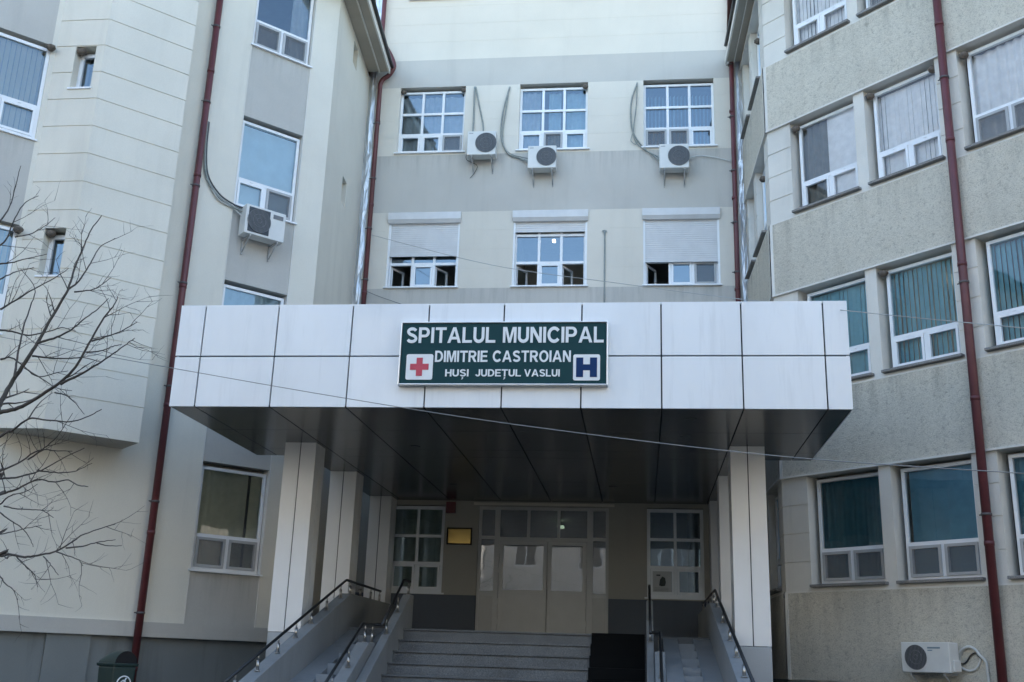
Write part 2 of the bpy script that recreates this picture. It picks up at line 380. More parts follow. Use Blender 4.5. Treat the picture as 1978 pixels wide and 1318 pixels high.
def window(parent, F, s0, s1, z0, z1, rows, dep=.16, sill='metal', curtains=(), screens=(), openc=(), lamp=None, room=True, label=None, border=.06, glassm=None, sill_ext=.06, sill_out=.07):
    """rows: from the bottom, (height fraction, columns, has sashes)"""
    d1, d0 = -dep, -dep - .07
    mb = MB(); g = MB(); net = MB(); nf = MB()
    B = border; mb.rect_frame(F, s0, s1, z0, z1, B, d0, d1)
    MW = .065; zi0, zi1 = z0 + B, z1 - B; si0, si1 = s0 + B, s1 - B
    tot = sum(r[0] for r in rows); z = zi0; cells = []
    for ri, (h, nc, sash) in enumerate(rows):
        zt = z + (zi1 - zi0) * h / tot
        top = zt - (MW / 2 if ri < len(rows) - 1 else 0); bot = z + (MW / 2 if ri else 0)
        if ri < len(rows) - 1: mb.fbox(F, si0, si1, d0 + .003, d1 + .004, zt - MW / 2, zt + MW / 2)
        cw = (si1 - si0) / nc
        for k in range(nc):
            a = si0 + cw * k + (MW / 2 if k else 0); b = si0 + cw * (k + 1) - (MW / 2 if k < nc - 1 else 0)
            if k < nc - 1: mb.fbox(F, b, b + MW, d0 + .002, d1 - .002, bot, top)
            if (ri, k) in openc: 
                # a sash swung inwards
                pv = F.P(a, d0, bot); ang = R(62)
                e2 = (F.e * math.cos(ang) - F.n * math.sin(ang)); n2 = (F.n * math.cos(ang) + F.e * math.sin(ang))
                F2 = Fr((pv.x, pv.y, 0), e2, n2); W = b - a - .02
                mb.rect_frame(F2, 0.01, W, bot + .01, top - .01, .05, -.05, 0)
                g.quad(F2.P(.05, -.025, bot + .05), F2.P(W - .05, -.025, bot + .05), F2.P(W - .05, -.025, top - .05), F2.P(.05, -.025, top - .05))
                continue
            if sash:
                mb.rect_frame(F, a + .004, b - .004, bot + .004, top - .004, .048, d0 + .02, d1 + .012)
                if (ri, k) not in screens:
                    mb.fbox(F, (a + b) / 2 - .03, (a + b) / 2 + .03, d1 + .004, d1 + .016, top + .012, top + .024)
            if (ri, k) in screens:
                nf.rect_frame(F, a + .002, b - .002, bot + .002, top - .002, .05, d1 + .014, d1 + .03)
                net.quad(F.P(a + .05, d1 + .02, bot + .05), F.P(b - .05, d1 + .02, bot + .05), F.P(b - .05, d1 + .02, top - .05), F.P(a + .05, d1 + .02, top - .05))
            g.quad(F.P(a, d0 + .035, bot), F.P(b, d0 + .035, bot), F.P(b, d0 + .035, top), F.P(a, d0 + .035, top))
        z = zt
    o = mb.build('window', M_PVC, parent)
    if label: o['label'] = label
    if g.f: g.build('pane', glassm or M_GLASS, o, fix=False)
    if nf.f:
        for vv, ff, mm in ((net.v, net.f, 1),): nf.add(vv, ff, mm)
        nf.build('insect_screen', [M_PVCG, M_NET], o)
    if sill == 'metal':
        k = MB(); k.fbox(F, s0 - sill_ext, s1 + sill_ext, d1 + .001, sill_out, z0 - .035, z0 - .002); k.build('sill', M_PVC, o)
    elif sill == 'stone':
        k = MB(); k.fbox(F, s0 - sill_ext, s1 + sill_ext, d1 + .001, sill_out, z0 - .058, z0 - .006); k.build('sill', M_STONE, o, bevel=.008)
    if room:
        k = MB(); a, b, c, d = s0 - .01, s1 + .01, z0 - .01, z1 + .01; P = F.P; f, bk = -REV, -2.6
        k.quad(P(a, bk, c), P(b, bk, c), P(b, bk, d), P(a, bk, d))
        k.quad(P(a, f, c), P(a, bk, c), P(a, bk, d), P(a, f, d)); k.quad(P(b, f, c), P(b, bk, c), P(b, bk, d), P(b, f, d))
        k.quad(P(a, f, c), P(b, f, c), P(b, bk, c), P(a, bk, c)); k.quad(P(a, f, d), P(b, f, d), P(b, bk, d), P(a, bk, d))
        k.build('room_lining', M_ROOM, o, fix=False)
    for ci, cu in enumerate(curtains):
        kind, f0, f1, h0, h1, mat = cu[:6]
        a, b = s0 + (s1 - s0) * f0, s0 + (s1 - s0) * f1; c, d = z0 + (z1 - z0) * h0, z0 + (z1 - z0) * h1
        sd = int(abs(s0 * 97 + z0 * 31)) + ci
        if kind == 'slats': x = slats(F, a, b, c, d, -dep - .14, cu[6] if len(cu) > 6 else .5, seed=sd)
        elif kind == 'drape': x = drape(F, a, b, c, d, -dep - .15 - .03 * ci, .035, cu[6] if len(cu) > 6 else .16, seed=sd)
        else:
            x = MB(); x.fbox(F, a, b, -dep - .105, -dep - .10, c, d)
        x.build('blind' if kind != 'drape' else 'curtain', mat, o)
    if lamp:
        a, b, dd, zz = lamp; k = MB()
        for dz in (0, .11): k.fbox(F, a, b, dd - dz - .04, dd - dz, zz, zz + .035)
        k.build('ceiling_lamp', M_LAMP, o)
    return o

def ZS(lst, pad=.0): return [z for z in lst]
# floor levels of the window sills
FLO = [3.13, 6.87, 10.58, 14.38]

# ================================================================== central block
block = thing('hospital_building', (-2.3, D + 6, 0), 'cream and grey rendered central hospital block with double entrance door below its shuttered windows', 'building')
WUP = [(-6.36, -4.60), (-3.15, -1.36), (.08, 1.88)]
WSH = [(-6.42, -4.57), (-3.20, -1.33), (.06, 1.93)]
ops = [(a, b, 14.36, 16.31) for a, b in WUP] + [(a, b, 10.62, 12.67) for a, b in WSH]
ops += [(-6.25, -4.5, 19.02, 20.9), (-3.1, -1.36, 19.02, 20.9), (.08, 1.88, 19.02, 20.9)]
DOOR = (-3.78, -.75, 2.2, 5.17); GW = [(-5.86, -4.58, 3.14, 5.17), (.12, 1.40, 3.16, 5.19)]
ops += GW + [DOOR]
grv = [14.30 + .505 * k for k in (1, 2, 3)] + [10.6 + .52 * k for k in (1, 2, 3)] + [17.13 + .55 * k for k in range(1, 8)] + [3.12 + .5 * k for k in (1, 2, 3)]
GH = .006
Sx = [PLB.x, PRB.x]; Zx = [0, 3.12, 5.6, 10.6, 12.68, 14.30, 16.31, 17.13, 28.0, 6.9]
for a, b, c, d in ops: Sx += [a, b]; Zx += [c, d]
for g in grv: Zx += [g - GH, g + GH]
def fn(s, z):
    for a, b, c, d in ops:
        if a < s < b and c < z < d: return (-REV, None)
    if z < 3.12: return (0.02, 3)
    m = 0
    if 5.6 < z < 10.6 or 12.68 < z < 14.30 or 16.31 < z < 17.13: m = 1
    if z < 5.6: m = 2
    for g in grv:
        if abs(z - g) < GH: return (-.003, m)
    return (0.0, m)
mb = MB(); relief(mb, FB, Sx, Zx, fn)
# the rest of the block: sides and back
x0, x1, y1, zt = -9.0, 4.4, D + 12, 28  # unseen top raised so its shadow keeps sun off the houses opposite
mb.quad((x0, y1, 0), (x1, y1, 0), (x1, y1, zt), (x0, y1, zt), 0)
for x in (x0, x1): mb.quad((x, D + .02, 0), (x, y1, 0), (x, y1, zt), (x, D + .02, zt), 0)
mb.quad((x0, D + .02, 16.9), (PLB.x, D + .02, 16.9), (PLB.x, D + .02, zt), (x0, D + .02, zt), 0)
mb.quad((PRB.x, D + .02, 16.9), (x1, D + .02, 16.9), (x1, D + .02, zt), (PRB.x, D + .02, zt), 0)
mb.build('wall', [M_CREAM2, M_GREY, M_CREAMSH, M_DADO], block, fix=False)
mb = MB(); mb.box(x0 - .7, x1 + .7, D - .9, y1 + .5, zt, zt + .35)
mb.build('roof', M_SOFF, block)

C9 = [(.9, 3, True), (1.05, 3, False), (1.05, 3, False)]
P_SH = ('drape', .0, 1.0, 0, 1, M_SHEER, .2)
window(block, FB, -6.36, -4.60, 14.38, 16.24, C9, curtains=[('drape', .02, .98, 0, .95, M_SHEER, .22)], screens=[(0, 2)], dep=.13)
window(block, FB, -3.15, -1.36, 14.38, 16.24, C9, curtains=[('drape', .0, .30, 0, .97, M_SHEER, .16), ('drape', .42, .60, 0, .97, M_PALEB, .16), ('drape', .68, 1, 0, .97, M_PALEB, .2)], screens=[(0, 1)], dep=.13)
window(block, FB, .08, 1.88, 14.38, 16.24, C9, curtains=[('slats', .0, 1, 0, .85, M_PALEB, 1.2)], screens=[(0, 0), (0, 1)], dep=.13)
for a, b in ((-6.25, -4.5), (-3.1, -1.36), (.08, 1.88)):
    window(block, FB, a, b, 19.04, 20.9, C9, curtains=[P_SH], dep=.13)
C9S = [(.78, 3, True), (.95, 3, False), (.5, 3, False)]
def shutter(o, F, s0, s1, zbot, ztop):
    mb = MB(); n = max(2, int((ztop - .28 - zbot) / .055)); h = (ztop - .28 - zbot) / n
    for k in range(n):
        z = zbot + h * k
        mb.fbox(F, s0 + .05, s1 - .05, -.075, -.055, z + .004, z + h - .004)
        mb.fbox(F, s0 + .05, s1 - .05, -.075, -.064, z - .004, z + .004)
    mb.fbox(F, s0 + .05, s1 - .05, -.08, -.045, zbot - .045, zbot - .005)
    mb.build('shutter_curtain', M_SHUT, o)
    mb = MB(); prof = [(-.09, -.29), (.03, -.29), (.09, -.2), (.09, -.02), (.06, .0), (-.09, .0)]
    mb.extrude([F.P(s0 - .02, d, ztop + z) for d, z in prof], F.e * (s1 - s0 + .04)); mb.build('shutter_box', M_SHUT, o)
    for a in (s0, s1 - .05):
        mb = MB(); mb.fbox(F, a, a + .05, -.1, -.03, 10.63, ztop - .29); mb.build('shutter_rail', M_PVC, o)
for (a, b), zb, oc, cu in zip(WSH, (11.53, 12.15, 11.30), ([(0, 0), (0, 2)], [(0, 0), (0, 2)], [(0, 0)]), ([], [], [])):
    lamp = (-2.28, -2.21, -.9, 12.22) if a < -2 and a > -4 else None
    o = window(block, FB, a + .03, b - .03, 10.64, 12.50, C9S, dep=.14, openc=oc, curtains=cu, lamp=lamp, screens=[(0, 2)] if a > 0 else [],
               label={0: 'window half closed by its roller shutter', 1: 'window with its roller shutter mostly raised', 2: 'window with its roller shutter lowered to the bottom sashes'}[[-6.42, -3.2, .06].index(a)])
    shutter(o, FB, a, b, zb, 12.66)
C6 = [(.95, 2, False), (1, 2, False), (1, 2, False)]
window(block, FB, *GW[0][:2], 3.16, 5.15, [(.95, 2, True), (1, 2, False), (1, 2, False)], curtains=[('drape', .0, .98, .0, 1, M_OLIVE, .3)], dep=.05, border=.075, sill_out=.05)
window(block, FB, *GW[1][:2], 3.18, 5.17, [(.95, 2, True), (1, 2, False), (1, 2, False)], curtains=[('drape', .72, .95, .0, 1, M_GREYC, .2)], dep=.05, border=.075, sill_out=.05)

# entrance: fixed frame with side lights and three top lights, two leaves
d0, d1 = -.16, -.08
S0, S1, Zb, Zt = DOOR
mb = MB(); g = MB(); PN = []
mb.rect_frame(FB, S0, S1, Zb, Zt, .07, d0, d1)
xs = [(-3.71, -3.40), (-3.28, -1.25), (-1.11, -.82)]
mb.fbox(FB, -3.40, -3.28, d0, d1 + .004, Zb + .07, Zt - .07); mb.fbox(FB, -1.25, -1.11, d0, d1 + .004, Zb + .07, Zt - .07)
for a, b in ((-3.71, -3.40), (-1.11, -.82)):
    mb.fbox(FB, a, b, d0 + .002, d1 + .002, 4.41, 4.49); mb.fbox(FB, a, b, d0 + .002, d1 + .002, 3.13, 3.23)
    g.quad(FB.P(a, -.12, 4.49), FB.P(b, -.12, 4.49), FB.P(b, -.12, 5.1), FB.P(a, -.12, 5.1))
    g.quad(FB.P(a, -.12, 3.23), FB.P(b, -.12, 3.23), FB.P(b, -.12, 4.41), FB.P(a, -.12, 4.41))
    pn = MB(); pn.fbox(FB, a, b, d0 + .02, d1 - .015, 2.27, 3.13); PN.append(pn)
mb.fbox(FB, -3.28, -1.25, d0 + .002, d1 + .002, 4.38, 4.47)
for a, b in ((-3.28, -2.61), (-2.61, -1.91), (-1.91, -1.25)):
    if a > -3.2: mb.fbox(FB, a - .035, a + .035, d0 + .004, d1, 4.47, 5.1)
    g.quad(FB.P(a, -.12, 4.47), FB.P(b, -.12, 4.47), FB.P(b, -.12, 5.1), FB.P(a, -.12, 5.1))
ed = mb.build('entrance_door', M_DOORF, block, bevel=.004)
g.build('pane', M_GLASSD, ed, fix=False); [pn.build('panel', M_DOORP, ed) for pn in PN]
for a, b, ga, gb in ((-3.27, -2.165, -3.19, -2.29), (-2.145, -1.26, -2.05, -1.36)):
    lf = MB(); lf.rect_frame(FB, a, b, 2.24, 4.375, .085, d0 + .01, d1 + .02); lf.fbox(FB, a + .085, b - .085, d0 + .012, d1 + .018, 3.15, 3.27)
    lf.fbox(FB, a + .085, b - .085, d0 + .03, d1 + .0, 2.325, 3.15)
    lf.quad(FB.P(a + .08, -.11, 3.26), FB.P(b - .08, -.11, 3.26), FB.P(b - .08, -.11, 4.30), FB.P(a + .08, -.11, 4.30), 1)
    for z in (2.5, 2.95, 3.65, 4.1):
        xx = a - .015 if a < -3 else b - .015
        lf.fbox(FB, xx, xx + .03, d1 + .01, d1 + .035, z, z + .12)
    if a > -3: lf.fbox(FB, a + .02, a + .05, d1 + .02, d1 + .06, 3.1, 3.3); lf.fbox(FB, a + .02, a + .14, d1 + .05, d1 + .065, 3.2, 3.22)
    lf.build('door_leaf', [M_DOORF, M_GLASSD], ed, fix=False)
k = MB(); P = FB.P; a, b, c, d = S0, S1, Zb, Zt
k.quad(P(a - 1, -7, c), P(b + 1, -7, c), P(b + 1, -7, d), P(a - 1, -7, d))
k.quad(P(a, -REV, c), P(a - 1, -7, c), P(a - 1, -7, d), P(a, -REV, d)); k.quad(P(b, -REV, c), P(b + 1, -7, c), P(b + 1, -7, d), P(b, -REV, d))
k.quad(P(a, -REV, c), P(b, -REV, c), P(b + 1, -7, c), P(a - 1, -7, c)); k.quad(P(a, -REV, d), P(b, -REV, d), P(b + 1, -7, d), P(a - 1, -7, d))
k.build('hall_lining', M_ROOM, ed, fix=False)
k = MB(); k.box(-2.12, -1.95, D + 2.2, D + 2.5, 4.98, 5.03); k.build('ceiling_lamp', M_LAMPG, ed)
# small cornice strip over the door
mb = MB(); mb.fbox(FB, -3.9, -.62, .001, .06, 5.19, 5.245); mb.build('door_hood', M_CREAM2, block)

# ================================================================== left wing (pale render, projecting bay)
lw = thing('hospital_wing', (PL.x - 4, PL.y - 2, 0), 'pale rendered hospital wing with grooved projecting bay and narrow slit openings', 'building')
LO = [(7.90, 9.31, z, t) for z, t in ((3.13, 5.21), (6.87, 8.95), (10.57, 12.69), (14.40, 16.48))]
SL, LZ = [-9, 9.92, 7.88, 9.33, 7.9, 9.31, 5.5, 6.25, 3.2, 3.9], [0, 1.89, 2.15, 16.65, 5.2]
for a, b, c, d in LO: LZ += [c, d]
LZ += [2.19]
def fnl(s, z):
    for a, b, c, d in LO:
        if a < s < b and c < z < d: return (-REV, None)
    if z < 1.89: return (.0, 2) if (5.5 < s < 6.25 or 3.2 < s < 3.9) else (-.07, 2)
    if z < 2.15: return (.07, 1)
    if 7.9 < s < 9.31 and z > 2.15: return (-.015, 1)
    if 7.88 < s < 9.33: return (.006, 3)
    return (0, 0)
mb = MB(); relief(mb, FL, SL, LZ, fnl)
# slit side wall
SLT = [(1.70, 2.18, 15.86, 16.46), (1.70, 2.18, 12.10, 12.74), (1.70, 2.18, 8.3, 8.95)]
S2, Z2 = [0, LFL], [0, 1.89, 2.15, 16.65]
for a, b, c, d in SLT: S2 += [a, b]; Z2 += [c, d]
def fns(s, z):
    for a, b, c, d in SLT:
        if a < s < b and c < z < d: return (-.45, 1)
    return (0, 2 if z < 1.89 else 0)
relief(mb, FFL, S2, Z2, fns)
# projecting bay: front face, small-window face, big-window face
OFB = -18.935; dB = OFB + 19.8
FBAY = Fr(FL.n * OFB, FL.e, FL.n)
cA = FBAY.P(4.68, 0, 0)                         # corner between front face and small-window face
FSM = Fr((0, cA.y, 0), (1, 0, 0), (0, -1, 0))   # small-window face, parallel to the central block
xW = -11.06; cW = Vector((xW, cA.y, 0))
FW = Fr(FL.n * (cW.dot(FL.n)), FL.e, FL.n); sW = cW.dot(FL.e)
BZ0, BZ1 = 5.2, 16.65
GZ = [13.19 - .566 * k for k in range(-6, 14)]
GZ = [g for g in GZ if g > 5.4]
GB = .011
Sb, Zb_ = [4.68, 6.33], [BZ0, BZ1]
for g in GZ: Zb_ += [g - GB, g + GB]
relief(mb, FBAY, Sb, Zb_, lambda s, z: (-.014, 0) if any(abs(z - g) < GB for g in GZ) else (0, 0))
SMW = [(-10.66, -10.25, 11.71, 12.62), (-10.66, -10.25, 7.95, 8.88)]
Sb, Zc = [xW, cA.x], list(Zb_)
for a, b, c, d in SMW: Sb += [a, b]; Zc += [c, d]
def fnm(s, z):
    for a, b, c, d in SMW:
        if a < s < b and c < z < d: return (-REV, None)
    return (-.014, 0) if any(abs(z - g) < GB for g in GZ) else (0, 0)
relief(mb, FSM, Sb, Zc, fnm)
BW = [(1.2, 3.90, 10.61, 12.62), (1.2, 3.90, 6.86, 8.92), (1.2, 3.9, 14.4, 16.4)]
Sb, Zc = [-9, sW, 1.2, 3.9], [BZ0, BZ1]
for a, b, c, d in BW: Zc += [c, d]
def fnw(s, z):
    for a, b, c, d in BW:
        if a < s < b and c < z < d: return (-REV, None)
    return (0, 1) if 1.2 < s < 3.9 else (0, 0)
relief(mb, FW, Sb, Zc, fnw)
# return of the bay at its right end, and its underside
a0, a1 = FBAY.P(6.33, 0, 0), FL.P(6.33, 0, 0)
up = lambda v, z: Vector((v.x, v.y, z))
mb.quad(up(a0, BZ0), up(a1, BZ0), up(a1, BZ1), up(a0, BZ1), 0)
far = FW.P(-9, 0, 0); farb = FL.P(-9, -.3, 0)
mb.add([up(v, BZ0) for v in (a0, cA, cW, far, farb, FL.P(6.33, -.01, 0))], [(0, 1, 2, 3, 4, 5)], 1)
# closing the volume: back, end, top
b0, b1 = FL.P(-9, -12, 0), Vector((PLB.x, D + .01, 0)); b2 = Vector((-9, D + 11, 0))
for a, b in ((far, b0), (b0, b2), (b2, b1)): mb.quad(up(a, 0), up(b, 0), up(b, 16.65), up(a, 16.65), 0)
mb.build('wall', [M_CREAM, M_GREYB, M_BASE, M_EDGE], lw, fix=False)
# roof slab with an overhanging plastered eave along the slit wall
er = MB()
eL = Fr(PL, FFL.e, FFL.n)
er.fbox(eL, -.85, LFL - .30, -.0, .56, 16.66, 16.78, 0)
er.fbox(eL, -.85, LFL - .30, .30, .33, 16.62, 16.659, 1)
er.fbox(eL, -.85, LFL - .30, .56, .60, 16.60, 16.80, 1)
er.fbox(FL, -9, 9.9, -.1, .62, 16.66, 16.78, 0)
er.add([up(v, 16.9) for v in (FL.P(-9, .7, 0), FL.P(10.3, .7, 0), PLB + Vector((.5, -.3, 0)), b2, b0)], [(0, 1, 2, 3, 4)], 2)
er.build('roof', [M_SOFF, M_EDGE, M_ROOF], lw)
gt = MB()
gt.tube([eL.P(-.9, .645, 16.84), eL.P(LFL - .3, .645, 16.80)], .045, 10); gt.build('gutter', M_RAIL, lw)
A_ = [(.62, 2, True), (1.32, 1, False)]
window(lw, FL, 7.92, 9.29, 14.42, 16.44, A_, dep=.10, curtains=[('drape', .68, 1, 0, 1, M_SHEER, .2)], screens=[(0, 0), (0, 1)], sill_out=.05)
window(lw, FL, 7.92, 9.29, 10.59, 12.62, A_, dep=.10, curtains=[('flat', .0, 1, .02, .97, plain('bright_blind', (.80, .92, .95), .9))], screens=[(0, 1)], sill_out=.05)
window(lw, FL, 7.92, 9.29, 6.89, 8.88, A_, dep=.10, curtains=[('slats', .0, 1, 0, 1, M_PALEB, .5)], sill_out=.05)
window(lw, FL, 7.92, 9.29, 3.15, 5.13, A_, dep=.10, glassm=M_GLASSR, curtains=[('drape', .0, .78, .0, .98, M_OLIVE, .3), ('flat', .80, .97, .03, .97, M_OLIVE)], screens=[(0, 0), (0, 1)], sill_out=.05, sill='metal')
AB = [(.66, 4, True), (1.3, 2, False)]
for c, d, cu in ((10.63, 12.55, M_SHEER), (6.88, 8.85, M_PALEB), (14.42, 16.35, M_SHEER)):
    window(lw, FW, 1.2, 3.9, c, d, AB, dep=.05, curtains=[('slats', .0, 1, 0, 1, cu, 1.25)], sill_out=.04, sill_ext=.03)
for a, b, c, d in SMW:
    window(lw, FSM, a, b, c + .02, d - .06, [(1, 1, True)], dep=.20, curtains=[('flat', 0, .4, 0, 1, M_GREYC)], sill_out=.03, sill_ext=.03, border=.03)

# ================================================================== right wing (pebbledash)
rw = thing('hospital_wing', (PR.x + 4, PR.y - 2, 0), 'pebbledash hospital wing with banded rows of windows and dark stone sills', 'building')
ZF = [3.11, 6.87, 10.62, 14.36]; BH = 2.14
SW = [(-12.47, -10.92), (-10.68, -9.15), (-8.71, -7.19), (-6.93, -5.42), (-4.96, -3.46), (-3.0, -1.69)]
SRr, ZR = [-13.06, -12.99, -1.0], [0, 1.53, 16.65, 1.50]
for a, b in SW: SRr += [a, b]
GR = []
for z in ZF:
    ZR += [z, z + BH, z + .10, z + BH + .035, z - .03]
    GR += [z + .535 * k for k in (1, 2, 3)]
for g in GR: ZR += [g - .011, g + .011]
def fnr(s, z):
    if z < 1.50: return (.03, 4)
    if z < 1.53: return (-.01, 3)
    for zf in ZF:
        if zf < z < zf + BH:
            if z > zf + .10:
                for a, b in SW:
                    if a < s < b: return (-REV, None)
            wide = s < -12.3 or -9.15 < s < -8.6 or -5.42 < s < -4.77
            if wide and z > zf + .1 and any(abs(z - g) < .011 for g in GR): return (-.016, 1)
            return (0, 1)
        if zf + BH < z < zf + BH + .035: return (.06, 3)
        if zf - .03 < z < zf: return (.045, 3)
    return (.052, 3) if s < -12.99 else (.045, 2)
mb = MB(); relief(mb, FRT, SRr, ZR, fnr)
S3, Z3 = [0, .07, LFR, .55, 1.93, 2.28, 3.36], list(ZR)
SO3 = [(.55, 1.93), (2.28, 3.36)]
def fn3(s, z):
    if z < 1.53: return (.03, 4)
    for zf in ZF:
        if zf < z < zf + BH:
            if z > zf + .10:
                for a, b in SO3:
                    if a < s < b: return (-REV, None)
            if z > zf + .1 and any(abs(z - g) < .011 for g in GR): return (-.016, 1)
            return (0, 1)
        if zf + BH < z < zf + BH + .035: return (.06, 3)
        if zf - .03 < z < zf: return (.045, 3)
    return (.052, 3) if s < .07 else (.045, 2)
relief(mb, FFR, S3, Z3, fn3)
r0, r1, r2 = FRT.P(-1, 0, 0), FRT.P(-1, -12, 0), Vector((4.4, D + 11, 0))
for a, b in ((r0, r1), (r1, r2), (r2, Vector((PRB.x, D + .01, 0)))): mb.quad(up(a, 0), up(b, 0), up(b, 16.65), up(a, 16.65), 1)
mb.build('wall', [M_WHITEB, M_WHITEB, M_ROUGH, M_EDGE, M_BASE], rw, fix=False)
er = MB(); eR = Fr(PR, FFR.e, FFR.n)
er.fbox(eR, -.85, LFR - .18, .0, .40, 16.66, 16.78, 0)
er.fbox(eR, -.85, LFR - .18, .20, .22, 16.62, 16.66, 1)
er.fbox(eR, -.85, LFR - .18, .40, .44, 16.58, 16.80, 1)
er.fbox(FRT, -13.05, -1, -.1, .62, 16.66, 16.78, 0)
er.add([up(v, 16.9) for v in (FRT.P(-1, .7, 0), FRT.P(-13.4, .7, 0), PRB + Vector((-.4, -.3, 0)), r2, r1)], [(0, 1, 2, 3, 4)], 2)
er.build('roof', [M_SOFF, M_EDGE, M_ROOF], rw)
gt = MB(); gt.tube([eR.P(-.9, .48, 16.82), eR.P(LFR - .75, .48, 16.78)], .04, 10); gt.build('gutter', M_RAIL, rw)
A2 = [(.60, 2, True), (1.36, 1, False)]
SP = [M_TEALD, M_TEAL, M_LILAC, M_LILAC]
for fi, zf in enumerate(ZF):
    for wi, (a, b) in enumerate(SW):
        cu = {0: [('drape', .0, 1, .0, .98, M_TEALD, .17)] if wi != 1 else [('flat', .07, 1, .02, .97, M_TEALB)],
              1: [('slats', .0, 1, .0, .97, M_TEAL, .35 if wi else .1)],
              2: [('slats', .0, 1, .0, .97, M_LILAC, .1)] if wi in (1,) else ([('drape', .0, .42, .0, .98, M_GREYC, .15), ('flat', .45, 1, .0, .98, M_LILAC)] if wi == 0 else [('drape', 0, 1, .0, .98, M_LILAC, .2)]),
              3: [('slats', .0, 1, .0, .97, M_LILAC, .15)]}[fi]
        sc = {0: [(0, 0), (0, 1)], 2: [(0, 0), (0, 1)] if wi == 2 else [], 3: [(0, 0), (0, 1)] if wi == 1 else []}.get(fi, [])
        lamp = (a + .75, b - .1, -1.5, zf + 1.9) if (fi, wi) == (1, 1) else None
        window(rw, FRT, a + .115, b - .03, zf + .115, zf + 2.07, A2, glassm=M_GLASSR, dep=.15, sill='stone', curtains=cu, screens=sc, lamp=lamp, sill_ext=.09, sill_out=.11)
    for a, b in SO3:
        window(rw, FFR, a + .02, b - .02, zf + .115, zf + 2.07, A2, dep=.15, sill='stone', curtains=[('drape', 0, 1, 0, 1, M_LILAC, .2)], sill_ext=.07, sill_out=.12)

# ================================================================== entrance canopy
YF, YB = 15.39, 19.35
CX = [-7.27, -6.86, -5.66, -4.46, -3.25, -2.08, -.89, .30, 1.48, 2.67, 3.02]
CZ = [5.28, 6.085, 6.93]; G = .011; T = .045
cp = thing('entrance_canopy', (-2.12, 17.4, 5.28), 'wide white panelled entrance canopy with dark soffit carried on clad columns', 'canopy')
mb = MB(); mb.box(CX[0] + T, CX[-1] - T, YF + T, YB - T, CZ[0] + .03, CZ[2] - .03)
mb.box(-6.27, 2.04, YB - T, D - .01, CZ[0] + .03, CZ[2] - .05); mb.build('core', M_JOINT, cp)
for i in range(10):
    for j in range(2):
        mb = MB()
        mb.box(CX[i] + (G if i else 0), CX[i + 1] - (G if i < 9 else 0), YF + random.uniform(-.002, .002), YF + T - .001, CZ[j] + (G if j else .0), CZ[j + 1] - (0 if j else G))
        mb.build('fascia_panel', M_PANEL, cp, bevel=.004)
CY = [YF + T + .002, 16.72, 18.05, YB]
for sx in (0, 1):
    for i in range(3):
        for j in range(2):
            mb = MB(); xa, xb = (CX[0], CX[0] + T) if sx == 0 else (CX[-1] - T, CX[-1])
            mb.box(xa, xb, CY[i] + G, CY[i + 1] - G, CZ[j] + .004, CZ[j + 1] - .008 - (0 if j else G)); mb.build('fascia_panel', M_PANEL, cp)
mb = MB(); mb.box(CX[0] + .02, CX[-1] - .02, YF + .02, YB, CZ[2] - .02, CZ[2] + .004); mb.build('top_cover', M_ALU, cp)
for i in range(10):
    xa, xb = CX[i] + (.008 if i else .012), CX[i + 1] - (.008 if i < 9 else .012)
    for ya, yb in ((YF + .012, 17.05), (17.058, 18.65), (18.658, YB)):
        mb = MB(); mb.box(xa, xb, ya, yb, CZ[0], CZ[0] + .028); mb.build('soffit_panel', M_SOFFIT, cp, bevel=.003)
    xa, xb = max(xa, -6.29), min(xb, 2.05)
    if xb - xa > .1:
        for ya, yb in ((YB + .008, 22.0), (22.008, D - .02)):
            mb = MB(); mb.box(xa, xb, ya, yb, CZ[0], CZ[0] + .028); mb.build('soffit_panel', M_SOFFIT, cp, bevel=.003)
for x, y in ((.75, 16.1), (.72, 17.4), (-4.0, 18.4), (-4.0, 22.5), (-.6, 22.5)):
    mb = MB(); mb.tube([(x, y, CZ[0] - .008), (x, y, CZ[0] + .01)], .09, 20); mb.build('downlight', M_SOFFIT, cp)
def column(x0, x1, y0, y1, zb):
    mb = MB(); t = .02; mb.box(x0 + t, x1 - t, y0 + t, y1 - t, zb + .005, CZ[0] + .02, 1)
    xm, ym = (x0 + x1) / 2, (y0 + y1) / 2; g = .009
    for a, b in ((x0, xm - g), (xm + g, x1)):
        mb.box(a, b, y0, y0 + t - .001, zb, CZ[0] - .002); mb.box(a, b, y1 - t + .001, y1, zb, CZ[0] - .002)
    for a, b in ((y0 + t, ym - g), (ym + g, y1 - t)):
        mb.box(x0, x0 + t - .001, a, b, zb, CZ[0] - .002); mb.box(x1 - t + .001, x1, a, b, zb, CZ[0] - .002)
    o = mb.build('column', [M_COLP, M_JOINT], cp)
    return o
for (x0, x1) in ((-6.285, -5.72), (1.49, 2.06)):
    column(x0, x1, 18.10, 18.66, 2.03); column(x0, x1 - .02, 21.0, 21.56, 2.2); column(x0 + .03, x1 - .03, 24.22, D - .03, 2.2)
    mb = MB(); mb.box(x0 - .0, x1 + .0, 18.10, 18.66, 0, 2.022); mb.build('column_base', M_PLINTH, cp, bevel=.01)

